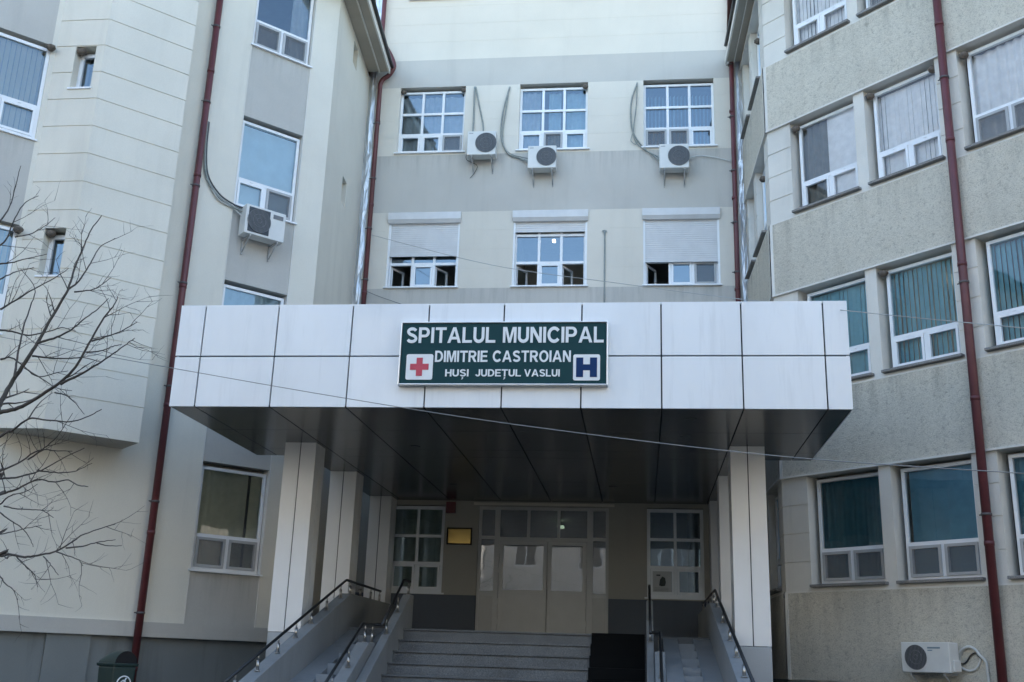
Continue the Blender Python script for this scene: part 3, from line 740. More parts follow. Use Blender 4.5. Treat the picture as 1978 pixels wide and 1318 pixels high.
# ================================================================== sign
sg = thing('hospital_sign', (-2.07, YF - .05, 5.58), 'dark green hospital sign with white lettering, a red cross and a blue H', 'sign')
FS = Fr((0, YF - .10, 0), (1, 0, 0), (0, -1, 0))
sx0, sx1, sz0, sz1 = -3.655, -.485, 5.60, 6.60
mb = MB(); mb.fbox(FS, sx0 + .03, sx1 - .03, -.09, 0, sz0 + .03, sz1 - .03); mb.build('board', M_SIGN, sg)
mb = MB(); mb.rect_frame(FS, sx0, sx1, sz0, sz1, .024, -.095, .022); mb.build('sign_frame', M_ALU, sg, bevel=.008)
def arc(cx, cy, rx, ry, a0, a1, n=12): return [(cx + rx * math.cos(R(a0 + (a1 - a0) * k / n)), cy + ry * math.sin(R(a0 + (a1 - a0) * k / n))) for k in range(n + 1)]
def stroke(c, w):
    L_, R_ = [], []
    for i, (x, y) in enumerate(c):
        a, b = c[max(0, i - 1)], c[min(len(c) - 1, i + 1)]; dx, dy = b[0] - a[0], b[1] - a[1]; l = math.hypot(dx, dy) or 1
        L_.append((x - dy / l * w / 2, y + dx / l * w / 2)); R_.append((x + dy / l * w / 2, y - dx / l * w / 2))
    return L_ + R_[::-1]
SW_ = .205
def glyph(ch):
    """outlines of one bold capital in a box one unit high: (width, loops)"""
    w = SW_; h = w / 2
    if ch == 'I': return w, [[(0, 0), (w, 0), (w, 1), (0, 1)]]
    if ch == 'L': return .70, [[(0, 0), (.70, 0), (.70, .17), (w, .17), (w, 1), (0, 1)]]
    if ch == 'T': return .80, [[(.3, 0), (.505, 0), (.505, .83), (.80, .83), (.80, 1), (0, 1), (0, .83), (.3, .83)]]
    if ch == 'E': return .74, [[(0, 0), (.74, 0), (.74, .17), (w, .17), (w, .43), (.68, .43), (.68, .59), (w, .59), (w, .83), (.72, .83), (.72, 1), (0, 1)]]
    if ch == 'H': return .80, [[(0, 0), (w, 0), (w, .43), (.595, .43), (.595, 0), (.80, 0), (.80, 1), (.595, 1), (.595, .6), (w, .6), (w, 1), (0, 1)]]
    if ch == 'N': return .82, [[(0, 0), (.19, 0), (.19, .66), (.60, 0), (.82, 0), (.82, 1), (.63, 1), (.63, .36), (.23, 1), (0, 1)]]
    if ch == 'M': return .98, [[(0, 0), (.185, 0), (.185, .78), (.40, 0), (.58, 0), (.795, .78), (.795, 0), (.98, 0), (.98, 1), (.69, 1), (.49, .30), (.29, 1), (0, 1)]]
    if ch == 'V': return .92, [[(.35, 0), (.57, 0), (.92, 1), (.70, 1), (.46, .25), (.22, 1), (0, 1)]]
    if ch == 'A': return .98, [[(0, 0), (.22, 0), (.295, .22), (.685, .22), (.76, 0), (.98, 0), (.60, 1), (.38, 1)], [(.35, .385), (.63, .385), (.49, .79)]]
    if ch in 'PR':
        o = [(0, 0), (w, 0), (w, .365), (.45, .365)] + arc(.47, .6825, .33, .3175, -90, 90) + [(0, 1)]
        if ch == 'R': o = [(0, 0), (w, 0), (w, .40), (.33, .40)] + [(.60, 0), (.85, 0), (.62, .37)] + arc(.48, .70, .33, .30, -60, 90) + [(0, 1)]
        lo, hi = (.53, .84) if ch == 'P' else (.56, .84)
        return (.82 if ch == 'P' else .85), [o, [(w, lo)] + arc(.44, (lo + hi) / 2, .15, (hi - lo) / 2, -90, 90, 8) + [(w, hi)]]
    if ch == 'D': return .84, [[(0, 0), (.38, 0)] + arc(.38, .5, .46, .5, -90, 90) + [(0, 1)], [(w, .17), (.36, .17)] + arc(.36, .5, .27, .33, -90, 90) + [(w, .83)]]
    if ch == 'O': return .96, [arc(.48, .5, .48, .52, 0, 345, 23), arc(.48, .5, .27, .35, 0, 345, 23)]
    if ch == 'U': return .80, [stroke([(h, 1), (h, .36)] + arc(.40, .36, .40 - h, .36 + .015 - h, 180, 360, 14) + [(.80 - h, 1)], w)]
    if ch == 'J': return .64, [stroke([(.64 - h, 1), (.64 - h, .32)] + arc(.32, .32, .32 - h, .335 - h, 0, -170, 12), w)]
    if ch == 'C': return .90, [stroke(arc(.48, .5, .48 - h, .52 - h, 38, 322, 24), w)]
    if ch == 'S':
        t = .41 - h
        return .80, [stroke(arc(.40, .735, .395 - h - .01, .28 - h, 18, 225, 14)[:-1] + [(.26, .565), (.40, .515), (.56, .455)] + arc(.40, .275, .405 - h, .29 - h, 42, -162, 14), w * .95)]
    return .34, []
def text(s, a, b, z0, z1, gap, mat, name='lettering'):
    x = 0; loops = []
    for i, ch in enumerate(s):
        wd, lp_ = glyph(ch); loops += [[(px + x, py) for px, py in l] for l in lp_]
        x += wd + (gap if i < len(s) - 1 else 0)
    cu = bpy.data.curves.new('t', 'CURVE'); cu.dimensions = '2D'; cu.fill_mode = 'BOTH'; cu.extrude = .004
    for l in loops:
        sp_ = cu.splines.new('POLY'); sp_.points.add(len(l) - 1); sp_.use_cyclic_u = True
        for p, (px, py) in zip(sp_.points, l): p.co = (a + px / x * (b - a), z0 + py * (z1 - z0), 0, 1)
    o = bpy.data.objects.new('t', cu); COL.objects.link(o); bpy.context.view_layer.update()
    me = bpy.data.meshes.new_from_object(o.evaluated_get(bpy.context.evaluated_depsgraph_get()))
    bpy.data.objects.remove(o); bpy.data.curves.remove(cu)
    W = world_loc(sg)
    for v in me.vertices: v.co = FS.P(v.co.x, .006 + v.co.z, v.co.y) - W
    me.materials.clear(); me.materials.append(mat)
    ob = bpy.data.objects.new(name, me); COL.objects.link(ob); ob.parent = sg; return ob
def sp(u, v):   # position on the enlarged view of the sign (1978 px wide crop)
    s, z = onF(FS, 760 + u / 4.6, 610 + v / 4.6, 0); return s, z
l, t = sp(123, 100); r, b_ = sp(1868, 242); text('SPITALUL MUNICIPAL', l, r, sp(900, 242)[1], sp(900, 103)[1], .10, M_SIGNW)
l, _ = sp(371, 360); r, _ = sp(1577, 360); text('DIMITRIE CASTROIAN', l, r, sp(970, 412)[1], sp(970, 312)[1], .10, M_SIGNW)
l, _ = sp(460, 510); r, _ = sp(668, 510); z0, z1 = sp(960, 541)[1], sp(960, 478)[1]; text('HUSI', l, r, z0, z1, .10, M_SIGNW)
l, _ = sp(728, 510); r, _ = sp(1133, 510); text('JUDETUL', l, r, z0, z1, .10, M_SIGNW)
l, _ = sp(1162, 510); r, _ = sp(1478, 510); text('VASLUI', l, r, z0, z1, .10, M_SIGNW)
for u, k in ((612, 0), (985, 1)):       # cedilla of S, comma of T
    s, z = sp(u, 548); mb = MB()
    mb.extrude([FS.P(s + dx, .005, z + dz) for dx, dz in ((-.012, 0), (.014, 0), (.014, -.014), (-.004, -.034), (-.016, -.034), (-.002, -.012))], FS.n * .006)
    mb.build('lettering', M_SIGNW, sg)
def rrect(s0, s1, z0, z1, r, d, th, mat, name):
    pts = []
    for cx, cz, a0 in ((s1 - r, z0 + r, -90), (s1 - r, z1 - r, 0), (s0 + r, z1 - r, 90), (s0 + r, z0 + r, 180)):
        for k in range(6): a = R(a0 + 18 * k); pts.append(FS.P(cx + r * math.cos(a), d, cz + r * math.sin(a)))
    mb = MB(); mb.extrude(pts, FS.n * th); return mb.build(name, mat, sg)
z0, z1 = sp(230, 570)[1], sp(230, 344)[1]; s0, s1 = sp(113, 460)[0], sp(350, 460)[0]
rrect(s0, s1, z0, z1, .03, .003, .008, M_SIGNW, 'cross_plate')
cx, cz = (s0 + s1) / 2, (z0 + z1) / 2; h, k_ = .142, .047
mb = MB(); mb.extrude([FS.P(cx + a, .012, cz + b) for a, b in ((-k_, -h), (k_, -h), (k_, -k_), (h, -k_), (h, k_), (k_, k_), (k_, h), (-k_, h), (-k_, k_), (-h, k_), (-h, -k_), (-k_, -k_))], FS.n * .006)
mb.build('red_cross', M_CROSS, sg)
z0, z1 = sp(1715, 577)[1], sp(1715, 346)[1]; s0, s1 = sp(1597, 460)[0], sp(1836, 460)[0]
rrect(s0, s1, z0, z1, .03, .003, .008, M_SIGNW, 'emblem_plate')
mb = MB(); cx, cz = (s0 + s1) / 2, (z0 + z1) / 2; a, b, c, t = .155, .150, .05, .045
mb.extrude([FS.P(cx + u, .012, cz + v) for u, v in ((-a, -b), (-c, -b), (-c, -t), (c, -t), (c, -b), (a, -b), (a, b), (c, b), (c, t), (-c, t), (-c, b), (-a, b))], FS.n * .006)
mb.build('blue_emblem', M_HBLUE, sg)

# ================================================================== stairs, ramps, parapets
LZ0, LY0, RIS, RUN = 2.2, 20.0, .2, .38
XL, XR = -4.36, .08
st = thing('stairs', (-2.12, 18.2, 0), 'speckled grey granite stairs rising to the entrance door', 'stairs')
mb = MB(); poly = [(XL, LY0, 0)]
mb.box(-5.48, 1.22, 20.3, D - .03, 0, LZ0); mb.box(XL, XR, LY0 + .001, 20.3, 0, LZ0 - .001)
mb.build('landing', M_GRAN, st)
for k in range(0, 11):
    zt = LZ0 - RIS * k; y = LY0 - RUN * k
    s_ = MB(); s_.box(XL, XR, y, y + RUN + (.3 if k == 0 else -.001), 0 if k == 0 else max(0, zt - RIS * 1.0) if False else 0, zt - .03, 0)
    s_.box(XL, XR, y - .035, y + RUN + (.3 if k == 0 else -.036), zt - .028, zt, 0)
    s_.box(XL, XR, y - .02, y, zt - .034, zt - .029, 1)
    s_.build('step', [M_GRAN, M_JOINT], st)
def para(X0, X1, prof, name, mat, parent):
    """prof: list of (y, z) along the top, down to the ground"""
    mb = MB(); pts = [(X0, prof[0][0], 0)] + [(X0, y, z) for y, z in prof] + [(X0, prof[-1][0], 0)]
    mb.extrude(pts, (X1 - X0, 0, 0)); return mb.build(name, mat, parent, bevel=.012)
for sgn, U, L_ in ((1, (-4.52, -4.361), (-4.74, -4.53)), (-1, (.081, .20), (.205, .37))):
    para(*L_, [(14.2, .02), (18.15, 1.90), (18.85, 1.90)], 'parapet', M_CONC, st)
    para(*U, [(15.0, .1), (20.50, 2.84), (20.75, 2.84)], 'parapet', M_CONC, st)
def ramp_(xo0, xo1, xi, slope_p, slope_r, zp, zr, label, stepside, X4, X5):
    rp = thing('wheelchair_ramp', ((xo0 + xi) / 2, 16, 0), label, 'ramp', 'ramps beside the entrance stairs')
    y0 = 20.3 - zp / slope_p + .1
    para(xo0, xo1, [(y0, max(.02, zp - slope_p * (20.3 - y0))), (20.3, zp), (D - .35, zp)], 'parapet', M_CONC, rp)
    a, b = (xo1 + .001, xi) if xo1 < xi else (xi, xo0 - .001)
    yb = 20.299 - (zr - .01) / slope_r
    def wedge(p, q_):
        m = MB(); m.extrude([(p, yb, 0), (p, yb, .01), (p, 20.299, zr), (p, 20.299, 0)], (q_ - p, 0, 0)); return m
    if X4 > a + .02: wedge(a, X4).build('ramp_track', M_CONC, rp)
    if X5 < b - .02: wedge(X5, b).build('ramp_track', M_CONC, rp)
    n = int((20.299 - yb) / .62)
    for k in range(n):
        y1 = 20.299 - .62 * k; m = MB(); z = zr - slope_r * (.62 * k) - .10
        if z > .03: m.box(X4 + .001, X5 - .001, y1 - .62, y1 - .001, 0, z); m.build('step', M_CONC, rp)
    return rp
ramp_(-5.70, -5.48, -4.742, .315, .27, 2.82, 2.15, 'wheelchair ramp whose parapet passes the clad columns beside the red downpipe', 1, -5.12, -4.85)
ramp_(1.22, 1.44, .372, .235, .215, 2.82, 2.17, 'wheelchair ramp with a stepped middle strip beside the black rubber mat', 1, .64, .92)
# rubber mat on the stairs
mt = MB(); xa, xb = -.90, .05
for k in range(0, 11):
    zt = LZ0 - RIS * k; y = LY0 - RUN * k
    yb_ = y + RUN - .06 if k else y + .9
    mt.box(xa, xb, y - .055, yb_, zt + .001, zt + .018); mt.box(xa, xb, y - .055, y - .037, zt - RIS + .02, zt + .001)
    for i in range(5): mt.box(xa + .01, xb - .01, y - .061, y - .055, zt - .03 - .034 * i, zt - .02 - .034 * i)
tag(mt.build('rubber_mat', M_RUBBER), 'black ribbed rubber mat laid down the side of the granite stairs', 'mat')

# handrails
def handrail(label, rails, posts, hts):
    p0 = Vector(posts[0]); hr = thing('handrail', p0, label, 'handrail', 'handrails of the entrance stairs and ramps')
    for rl in rails:
        mb = MB(); pts = [Vector(p) for p in rl]; out = [pts[0]]
        for i in range(1, len(pts) - 1):
            a = (pts[i - 1] - pts[i]).normalized() * .05; b = (pts[i + 1] - pts[i]).normalized() * .05
            out += [pts[i] + a, pts[i] + (a + b) * .28, pts[i] + b]
        out.append(pts[-1]); mb.tube(out, .024, 10); mb.build('rail', M_RAIL, hr)
    for p, h in zip(posts, hts):
        p = Vector(p); mb = MB()
        mb.tube([p, p + Vector((0, 0, .014))], .044, 14); mb.tube([p + Vector((0, 0, .012)), p + Vector((0, 0, h * .66))], .024, 12)
        mb.tube([p + Vector((0, 0, h * .64)), p + Vector((0, 0, h))], .012, 8); mb.build('post', M_STEEL, hr)
    return hr
def lin(y, y0, z0, sl): return z0 + (y - y0) * sl
X = -5.59
py = [13.2, 14.1, 14.95, 15.81, 16.65, 17.47, 18.26, 19.11, 19.95]
posts = [(X, y, lin(y, 20.3, 2.82, .315)) for y in py] + [(X, y, 2.82) for y in (20.6, 21.4, 22.25, 23.02)]
handrail('dark handrail on short steel posts climbing past the columns beside the red downpipe', [[(X, 12.6, lin(12.6, 20.3, 3.07, .315)), (X, 20.3, 3.07), (X, 23.1, 3.05)]], posts, [.24] * 13)
X = 1.33
py = [13.1, 14.0, 14.92, 16.03, 17.12, 18.5, 19.88]
posts = [(X, y, lin(y, 20.3, 2.82, .235)) for y in py] + [(X, y, 2.82) for y in (20.64, 21.7, 22.8, 24.1)]
handrail('dark handrail sloping down in front of the clad column beside the pebbledash wing', [[(X, 12.6, lin(12.6, 20.3, 3.05, .235)), (X, 20.3, 3.05), (X, 24.35, 3.04)]], posts, [.22] * 11)
for XU, XLW, lab in ((-4.44, -4.635, 'cranked dark handrail between the granite steps and the ramp nearer the litter bin'), (.14, .29, 'cranked dark handrail on the parapet beside the black rubber mat')):
    sl = .4985
    rl = [[(XLW, 15.2, lin(15.2, 18.05, 2.2, .475)), (XLW, 18.05, 2.2), (XLW, 18.8, 2.21), (XU, 18.82, 2.22)],
          [(XU, 18.6, lin(18.6, 20.15, 3.08, .57)), (XU, 20.15, 3.09), (XU, 20.7, 3.09)]]
    posts = [(XLW, y, lin(y, 18.15, 1.9, .476)) for y in (15.6, 16.45, 17.3)] + [(XLW, 18.25, 1.9), (XLW, 18.75, 1.9)] + [(XU, y, lin(y, 20.5, 2.84, sl)) for y in (18.95, 19.75)] + [(XU, 20.6, 2.84)]
    handrail(lab, rl, posts, [.24, .25, .27, .29, .3, .25, .27, .24])

# ================================================================== rainwater pipes, flashing
def downpipe(pts, r, label, brackets, F):
    p = Vector(pts[-1]); t = thing('downpipe', p, label, 'downpipe', 'dark red downpipes'); mb = MB(); mb.tube(pts, r, 14)
    z = min(q_[2] for q_ in pts) + 1.0; top = max(q_[2] for q_ in pts)
    b = pts[-1]
    while z < top - .8:
        mb.tube([(b[0], b[1], z), (b[0], b[1], z + .07)], r * 1.10, 14); z += 2.4
    mb.build('pipe', M_RED, t)
    for bz in brackets:
        k = MB(); c = Vector((b[0], b[1], bz)); k.tube([c - Vector((0, 0, .02)), c + Vector((0, 0, .02))], r * 1.16, 14)
        k.tube([c, c - F.n * .14], .012, 6); k.tube([c - F.e * (r + .01), c - F.e * (r + .05)], .012, 6); k.build('bracket', M_BRKT, t)
dpr = .062
b = FL.P(7.02, .13, 0)
downpipe([(b.x, b.y, 16.7), (b.x, b.y, .3)], .068, 'dark red downpipe beside the grooved projecting bay, standing behind the litter bin', [2.3, 4.3, 6.5, 8.6, 10.7, 12.6, 14.4, 16], FL)
b = FRT.P(-8.90, .15, 0)
downpipe([(b.x, b.y, 16.7), (b.x, b.y, .3)], .075, 'dark red downpipe on the pebbledash wing between its window columns', [4.2, 8.2, 12.2, 15.8], FRT)
yb = D - .13
xq = -6.90
pts = [(-6.97, yb, 22.3), (-6.96, yb, 17.75), (-6.66, yb - .05, 17.2), (-6.56, yb - .08, 16.95), (-6.55, yb - .08, 16.80), (-6.66, yb - .05, 16.62), (-6.84, yb - .01, 16.50), (xq - .005, yb, 16.36), (xq, yb, 2.22)]
sp_ = [Vector(p) for p in pts[:2]] + spline(pts[2:8], 6) + [Vector(pts[8])]
downpipe(sp_, dpr, 'dark red downpipe bending round the eave end above the slit-window wall', [10.8, 12.2, 13.6, 15.2], FB)
downpipe([(2.34, yb, 22.3), (2.31, yb, 2.22)], dpr, 'straight dark red downpipe beside the window with its air conditioner on the sill corner', [10.9, 12.2, 13.6, 15.1, 16.6], FB)
def flashing(F, s0, s1, z0, z1, label):
    mb = MB(); n = 46; rng = random.Random(int(s0 * 10)); rows = []
    for i in range(n + 1):
        z = z0 + (z1 - z0) * i / n
        rows.append([F.P(s0 + rng.uniform(-.012, .012), .012, z), F.P(s0 + (s1 - s0) * .45, .045 + rng.uniform(-.02, .03), z + rng.uniform(-.08, .08)), F.P(s1 + rng.uniform(-.02, .02), .012 + rng.uniform(0, .02), z)])
    vs = [v for r in rows for v in r]; fs = []
    for i in range(n):
        for k in range(2): a = i * 3 + k; fs.append((a, a + 1, a + 4, a + 3))
    mb.add(vs, fs, 0, False); o = mb.build('corner_flashing', M_FOIL)
    md = o.modifiers.new('thick', 'SOLIDIFY'); md.thickness = .004
    tag(o, label, 'flashing', 'metal flashing strips in the building corners')
flashing(FB, -7.23, -7.03, 5.3, 22.4, 'crumpled silver flashing strip in the corner against the slit-window wall')
flashing(FB, 2.44, 2.595, 5.3, 22.4, 'crumpled silver flashing strip in the corner against the pebbledash wing')

# ================================================================== air conditioners
def fan_grille(F, cs, cz, r, d, parent, nsl=16):
    mb = MB(); N = 28
    ring = [F.P(cs + r * math.cos(2 * math.pi * k / N), d, cz + r * math.sin(2 * math.pi * k / N)) for k in range(N)]
    mb.extrude(ring, F.n * .006, 0)
    for k in range(nsl):
        x = -r + 2 * r * (k + .5) / nsl; h = math.sqrt(max(0, r * r - x * x)) - .004
        mb.fbox(F, cs + x - .004, cs + x + .004, d + .006, d + .013, cz - h, cz + h, 1)
    for rr in (r * .99, r * .55, r * .2):
        pts = [F.P(cs + rr * math.cos(2 * math.pi * k / N), d + .011, cz + rr * math.sin(2 * math.pi * k / N)) for k in range(N + 1)]
        mb.tube(pts, .006, 5, 1, cap=False)
    return mb.build('fan_grille', [M_ACG, M_ACL], parent)
def aircon(F, s0, s1, z0, z1, d0, d1, label, fan=.66, style='round', hoses=(), brackets=True):
    t = thing('air_conditioner', F.P((s0 + s1) / 2, d0, z0), label, 'air conditioner', 'air conditioner outdoor units')
    W, H = s1 - s0, z1 - z0
    mb = MB(); mb.fbox(F, s0, s1, d0, d1, z0, z1, 0); mb.build('casing', M_ACW, t, bevel=.015)
    if style == 'round': fan_grille(F, s0 + W * fan, (z0 + z1) / 2, H * .41, d1 + .001, t)
    else:
        mb = MB(); a, b, c, d = s0 + .06, s0 + W * .60, z0 + .05, z1 - .05
        mb.fbox(F, a, b, d1 + .001, d1 + .012, c, d, 0)
        mb.build('grille_panel', M_ACD, t, bevel=.008)
        fan_grille(F, (a + b) / 2, (c + d) / 2, H * .40, d1 + .013, t, 18)
        mb = MB(); mb.fbox(F, s0 + W * .68, s0 + W * .93, d1 + .001, d1 + .008, z1 - .17, z1 - .08, 0); mb.build('badge', M_ACL, t)
    if style == 'round' and fan < .5:
        mb = MB(); mb.fbox(F, s0 + W * .56, s0 + W * .82, d1 + .001, d1 + .004, z1 - .10, z1 - .075, 0); mb.fbox(F, s0 + W * .56, s0 + W * .66, d1 + .001, d1 + .004, z1 - .135, z1 - .12, 0)
        mb.build('badge', plain('badge_ink', (.16, .24, .30), .5), t)
        mb = MB(); mb.fbox(F, s1 + .001, s1 + .04, d0 + .02, d1 - .06, z0 + .02, z0 + H * .42, 0); mb.build('valve_cover', M_ACW, t, bevel=.012)
    elif style == 'round':
        mb = MB(); mb.fbox(F, s0 + W * .06, s0 + W * .2, d1 + .001, d1 + .003, z1 - .07, z1 - .055, 0); mb.build('badge', M_ACL, t)
    if brackets:
        for k in (.17, .85):
            x = s0 + W * k; mb = MB()
            mb.fbox(F, x - .015, x + .015, .0, d1 - .02, z0 - .04, z0 - .004); mb.fbox(F, x - .015, x + .015, .0, .03, z0 - .34, z0 - .04)
            mb.tube([F.P(x, d1 - .05, z0 - .045), F.P(x, .03, z0 - .30)], .011, 6); mb.build('bracket', M_PVCG, t)
    for pts, r, mt in hoses:
        mb = MB(); mb.tube(spline([F.P(*p) for p in pts], 7), r, 8); mb.build('refrigerant_pipe', mt, t)
    return t
def bp(x, y, d=.05):
    s, z = onF(FB, x, y, d); return (s, d, z)
aircon(FB, -4.42, -3.68, 14.07, 14.74, .12, .42, 'air conditioner hung under two straight pipes beside the sheer-curtained window',
       hoses=[([bp(917, 168), bp(916, 200), bp(915, 230), (-4.33, .14, 14.75)], .022, M_HOSE), ([bp(919, 168), bp(927, 210), bp(933, 240), (-4.05, .14, 14.75)], .02, M_HOSE),
              ([(-4.44, .2, 14.3), (-4.47, .1, 14.1), (-4.2, .06, 13.95), (-4.25, .05, 13.75), (-4.36, .05, 13.6)], .008, M_HOSEK)])
h = [bp(985, 168), bp(972, 215), bp(968, 262), bp(980, 295), bp(1003, 306), (-2.8, .15, 13.95)]
h2 = [bp(984, 168), bp(977, 215), bp(971, 258), bp(975, 285), bp(990, 299), (-2.8, .15, 14.05)]
aircon(FB, -2.84, -2.12, 13.66, 14.28, .12, .42, 'air conditioner below the middle upper window with pipes curling into its side', hoses=[(h, .022, M_HOSE), (h2, .014, M_HOSE)])
h = [bp(1231, 160), bp(1220, 195), bp(1219, 235), bp(1226, 262), bp(1248, 290), (.5, .15, 14.0)]
h2 = [bp(1231, 160), bp(1229, 205), bp(1224, 250), bp(1229, 276), bp(1252, 294), (.5, .15, 13.9)]
h3 = [bp(1222, 258), bp(1219, 272), bp(1228, 279), bp(1232, 270)]
h4 = [(1.2, .15, 13.97), bp(1350, 301, .05), bp(1380, 304), bp(1412, 312)]
aircon(FB, .47, 1.20, 13.58, 14.24, .12, .42, 'air conditioner over the sill corner with a white hose running to the downpipe', hoses=[(h, .02, M_HOSE), (h2, .014, M_HOSE), (h3, .01, M_HOSE), (h4, .012, M_HOSEW)])
def lp(x, y, d=.05):
    s, z = onF(FL, x, y, d); return (s, d, z)
h = [lp(401, 235), lp(396, 290), lp(399, 340), lp(420, 378), lp(447, 398), (8.05, .2, 10.42)]
h2 = [lp(404, 236), lp(399, 290), lp(402, 338), lp(423, 374), lp(450, 394), (8.05, .2, 10.5)]
h3 = [lp(399, 345), lp(421, 384), lp(450, 402), (8.05, .2, 10.3)]
aircon(FL, 8.03, 8.92, 9.90, 10.54, .10, .40, 'air conditioner with square dark grille under the pale-blind window of the wing', style='square', hoses=[(h, .024, M_HOSE), (h2, .016, M_ACG), (h3, .012, M_HOSEW)])
def rp_(x, y, d=.06):
    s, z = onF(FRT, x, y, d); return (s, d, z)
cc = [rp_(1720 + u / 9.89, 1220 + v / 9.89) for u, v in ((1300, 610), (1340, 440), (1430, 330), (1540, 310), (1650, 380), (1720, 480), (1700, 620), (1620, 730), (1500, 755), (1380, 710), (1310, 640))]
c2 = [rp_(1720 + u / 9.89, 1220 + v / 9.89, .08) for u, v in ((1290, 480), (1370, 350), (1500, 295), (1620, 350), (1700, 450), (1800, 545), (1840, 640), (1860, 800), (1880, 960), (1890, 1200))]
c3_ = [rp_(1720 + u / 9.89, 1220 + v / 9.89, .07) for u, v in ((1310, 610), (1400, 615), (1470, 560), (1540, 450), (1640, 410), (1690, 480), (1800, 560))]
aircon(FRT, -10.44, -9.58, 1.715, 2.19, .16, .44, 'white air conditioner low on the pebbledash wall beside a coiled hose', fan=.31, hoses=[(cc, .02, M_HOSEW), (c2, .024, M_HOSEW), (c3_, .012, M_HOSEK)])
# conduit on the central wall
mb = MB(); mb.tube([FB.P(-.89, .03, 12.1), FB.P(-.885, .03, 6.9)], .018, 8)
for dx, dz in ((-.07, .02), (-.03, .05), (.05, .0)): mb.tube(spline([FB.P(-.89, .03, 11.95), FB.P(-.89 + dx * .6, .04, 12.08), FB.P(-.89 + dx, .03, 12.08 + dz - .05)], 5), .008, 6)
tag(mb.build('conduit', M_HOSE), 'thin grey conduit with frayed top running down the wall between shuttered windows', 'conduit')

# ================================================================== swallow nests in the window corners
def nest(p, n, label, sz=.11, seed=0):
    rng = random.Random(seed); bm = bmesh.new(); bmesh.ops.create_icosphere(bm, subdivisions=3, radius=1)
    from mathutils import noise as nz
    for v in bm.verts:
        k = 1 + .25 * nz.noise(v.co * 2.2 + Vector((seed, 0, 0))) + .1 * nz.noise(v.co * 6)
        v.co = Vector((v.co.x * sz * k, v.co.y * sz * k, v.co.z * sz * (1.0 if v.co.z < 0 else .55) * k))
        if v.co.z < -.05 * sz: 
            pass
    me = bpy.data.meshes.new('mud_nest'); bm.to_mesh(me); bm.free(); me.materials.append(M_NEST)
    for f in me.polygons: f.use_smooth = True
    o = bpy.data.objects.new('mud_nest', me); COL.objects.link(o); o.location = p; tag(o, label, 'bird nest', 'mud nests in the window corners')
NS = [(FB, -6.28, -.04, 16.22, 'small mud nest in the upper corner next to the bent downpipe'),
      (FB, -4.67, -.04, 16.23, 'small mud nest in the window corner above the straight air conditioner pipes'),
      (FB, -1.43, -.02, 16.20, 'dark mud nest in the corner of the middle upper window'),
      (FRT, -12.36, -.06, 12.63, 'round mud nest in the corner of the window with grey drape and white frame'),
      (FRT, -10.57, -.06, 12.63, 'mud nest in the corner of the pale-blind window beside the red downpipe'),
      (FRT, -9.22, -.06, 12.62, 'mud nest tucked against the pilaster behind the red downpipe'),
      (FRT, -8.60, -.06, 12.63, 'mud nest in the corner of the window beyond the red downpipe'),
      (FRT, -10.57, -.06, 8.89, 'mud nest in the corner of the teal-blind window with the lit lamp'),
      (FW, 3.88, .06, 12.55, 'dark mud nest at the top corner of the big bay window'),
      (FW, 3.88, .06, 8.82, 'dark mud nest at the top corner of the lower bay window'),
      (FSM, -10.58, -.08, 12.56, 'mud nest in the small bay window with white frame under the higher groove'),
      (FSM, -10.58, -.08, 8.82, 'mud nest in the lower small bay window behind the bare branches'),
      (FFR, .62, .02, 15.45, 'dark mud nest under the eave of the pebbledash wing'),
      (FFR, .62, .02, 12.0, 'mud nest in the side wall window of the pebbledash wing')]
for i, (F, s, d, z, lab) in enumerate(NS): nest(F.P(s, d, z), None, lab, .085 if i > 2 else .075, i)

# ================================================================== small things on the entrance wall
t = thing('plaque', FB.P(-4.22, .03, 4.27), 'small brass plaque in a black frame beside the entrance door', 'plaque')
mb = MB(); mb.rect_frame(FB, -4.51, -3.92, 4.26, 4.65, .03, .001, .04); mb.build('plaque_frame', M_BLACK, t)
mb = MB(); mb.fbox(FB, -4.48, -3.95, .002, .025, 4.29, 4.62); mb.build('plate', M_GOLD, t)
mb = MB(); mb.fbox(FB, -4.55, -4.33, .001, .11, 4.98, 5.24); mb.fbox(FB, -4.51, -4.37, .11, .125, 5.03, 5.13)
tag(mb.build('alarm_box', M_ALARM, bevel=.01), 'dark red alarm box high on the wall above the plaque', 'alarm box')
t = thing('notice', FB.P(.45, .0, 3.25), 'paper notice with dark figure stuck in the lower window pane beside the ramp', 'notice')
mb = MB(); mb.fbox(FB, .23, .66, -.075, -.07, 3.26, 3.78); mb.build('sheet', M_PAPER, t)
mb = MB(); mb.fbox(FB, .33, .42, -.069, -.067, 3.66, 3.69); mb.extrude([FB.P(a, -.069, b) for a, b in ((.39, 3.45), (.44, 3.43), (.52, 3.44), (.54, 3.52), (.52, 3.62), (.46, 3.65), (.41, 3.58))], FB.n * .002)
for k in range(4): mb.fbox(FB, .28, .6, -.069, -.067, 3.30 + .03 * k, 3.305 + .03 * k)
mb.build('print', plain('ink', (.05, .06, .06), .8), t)

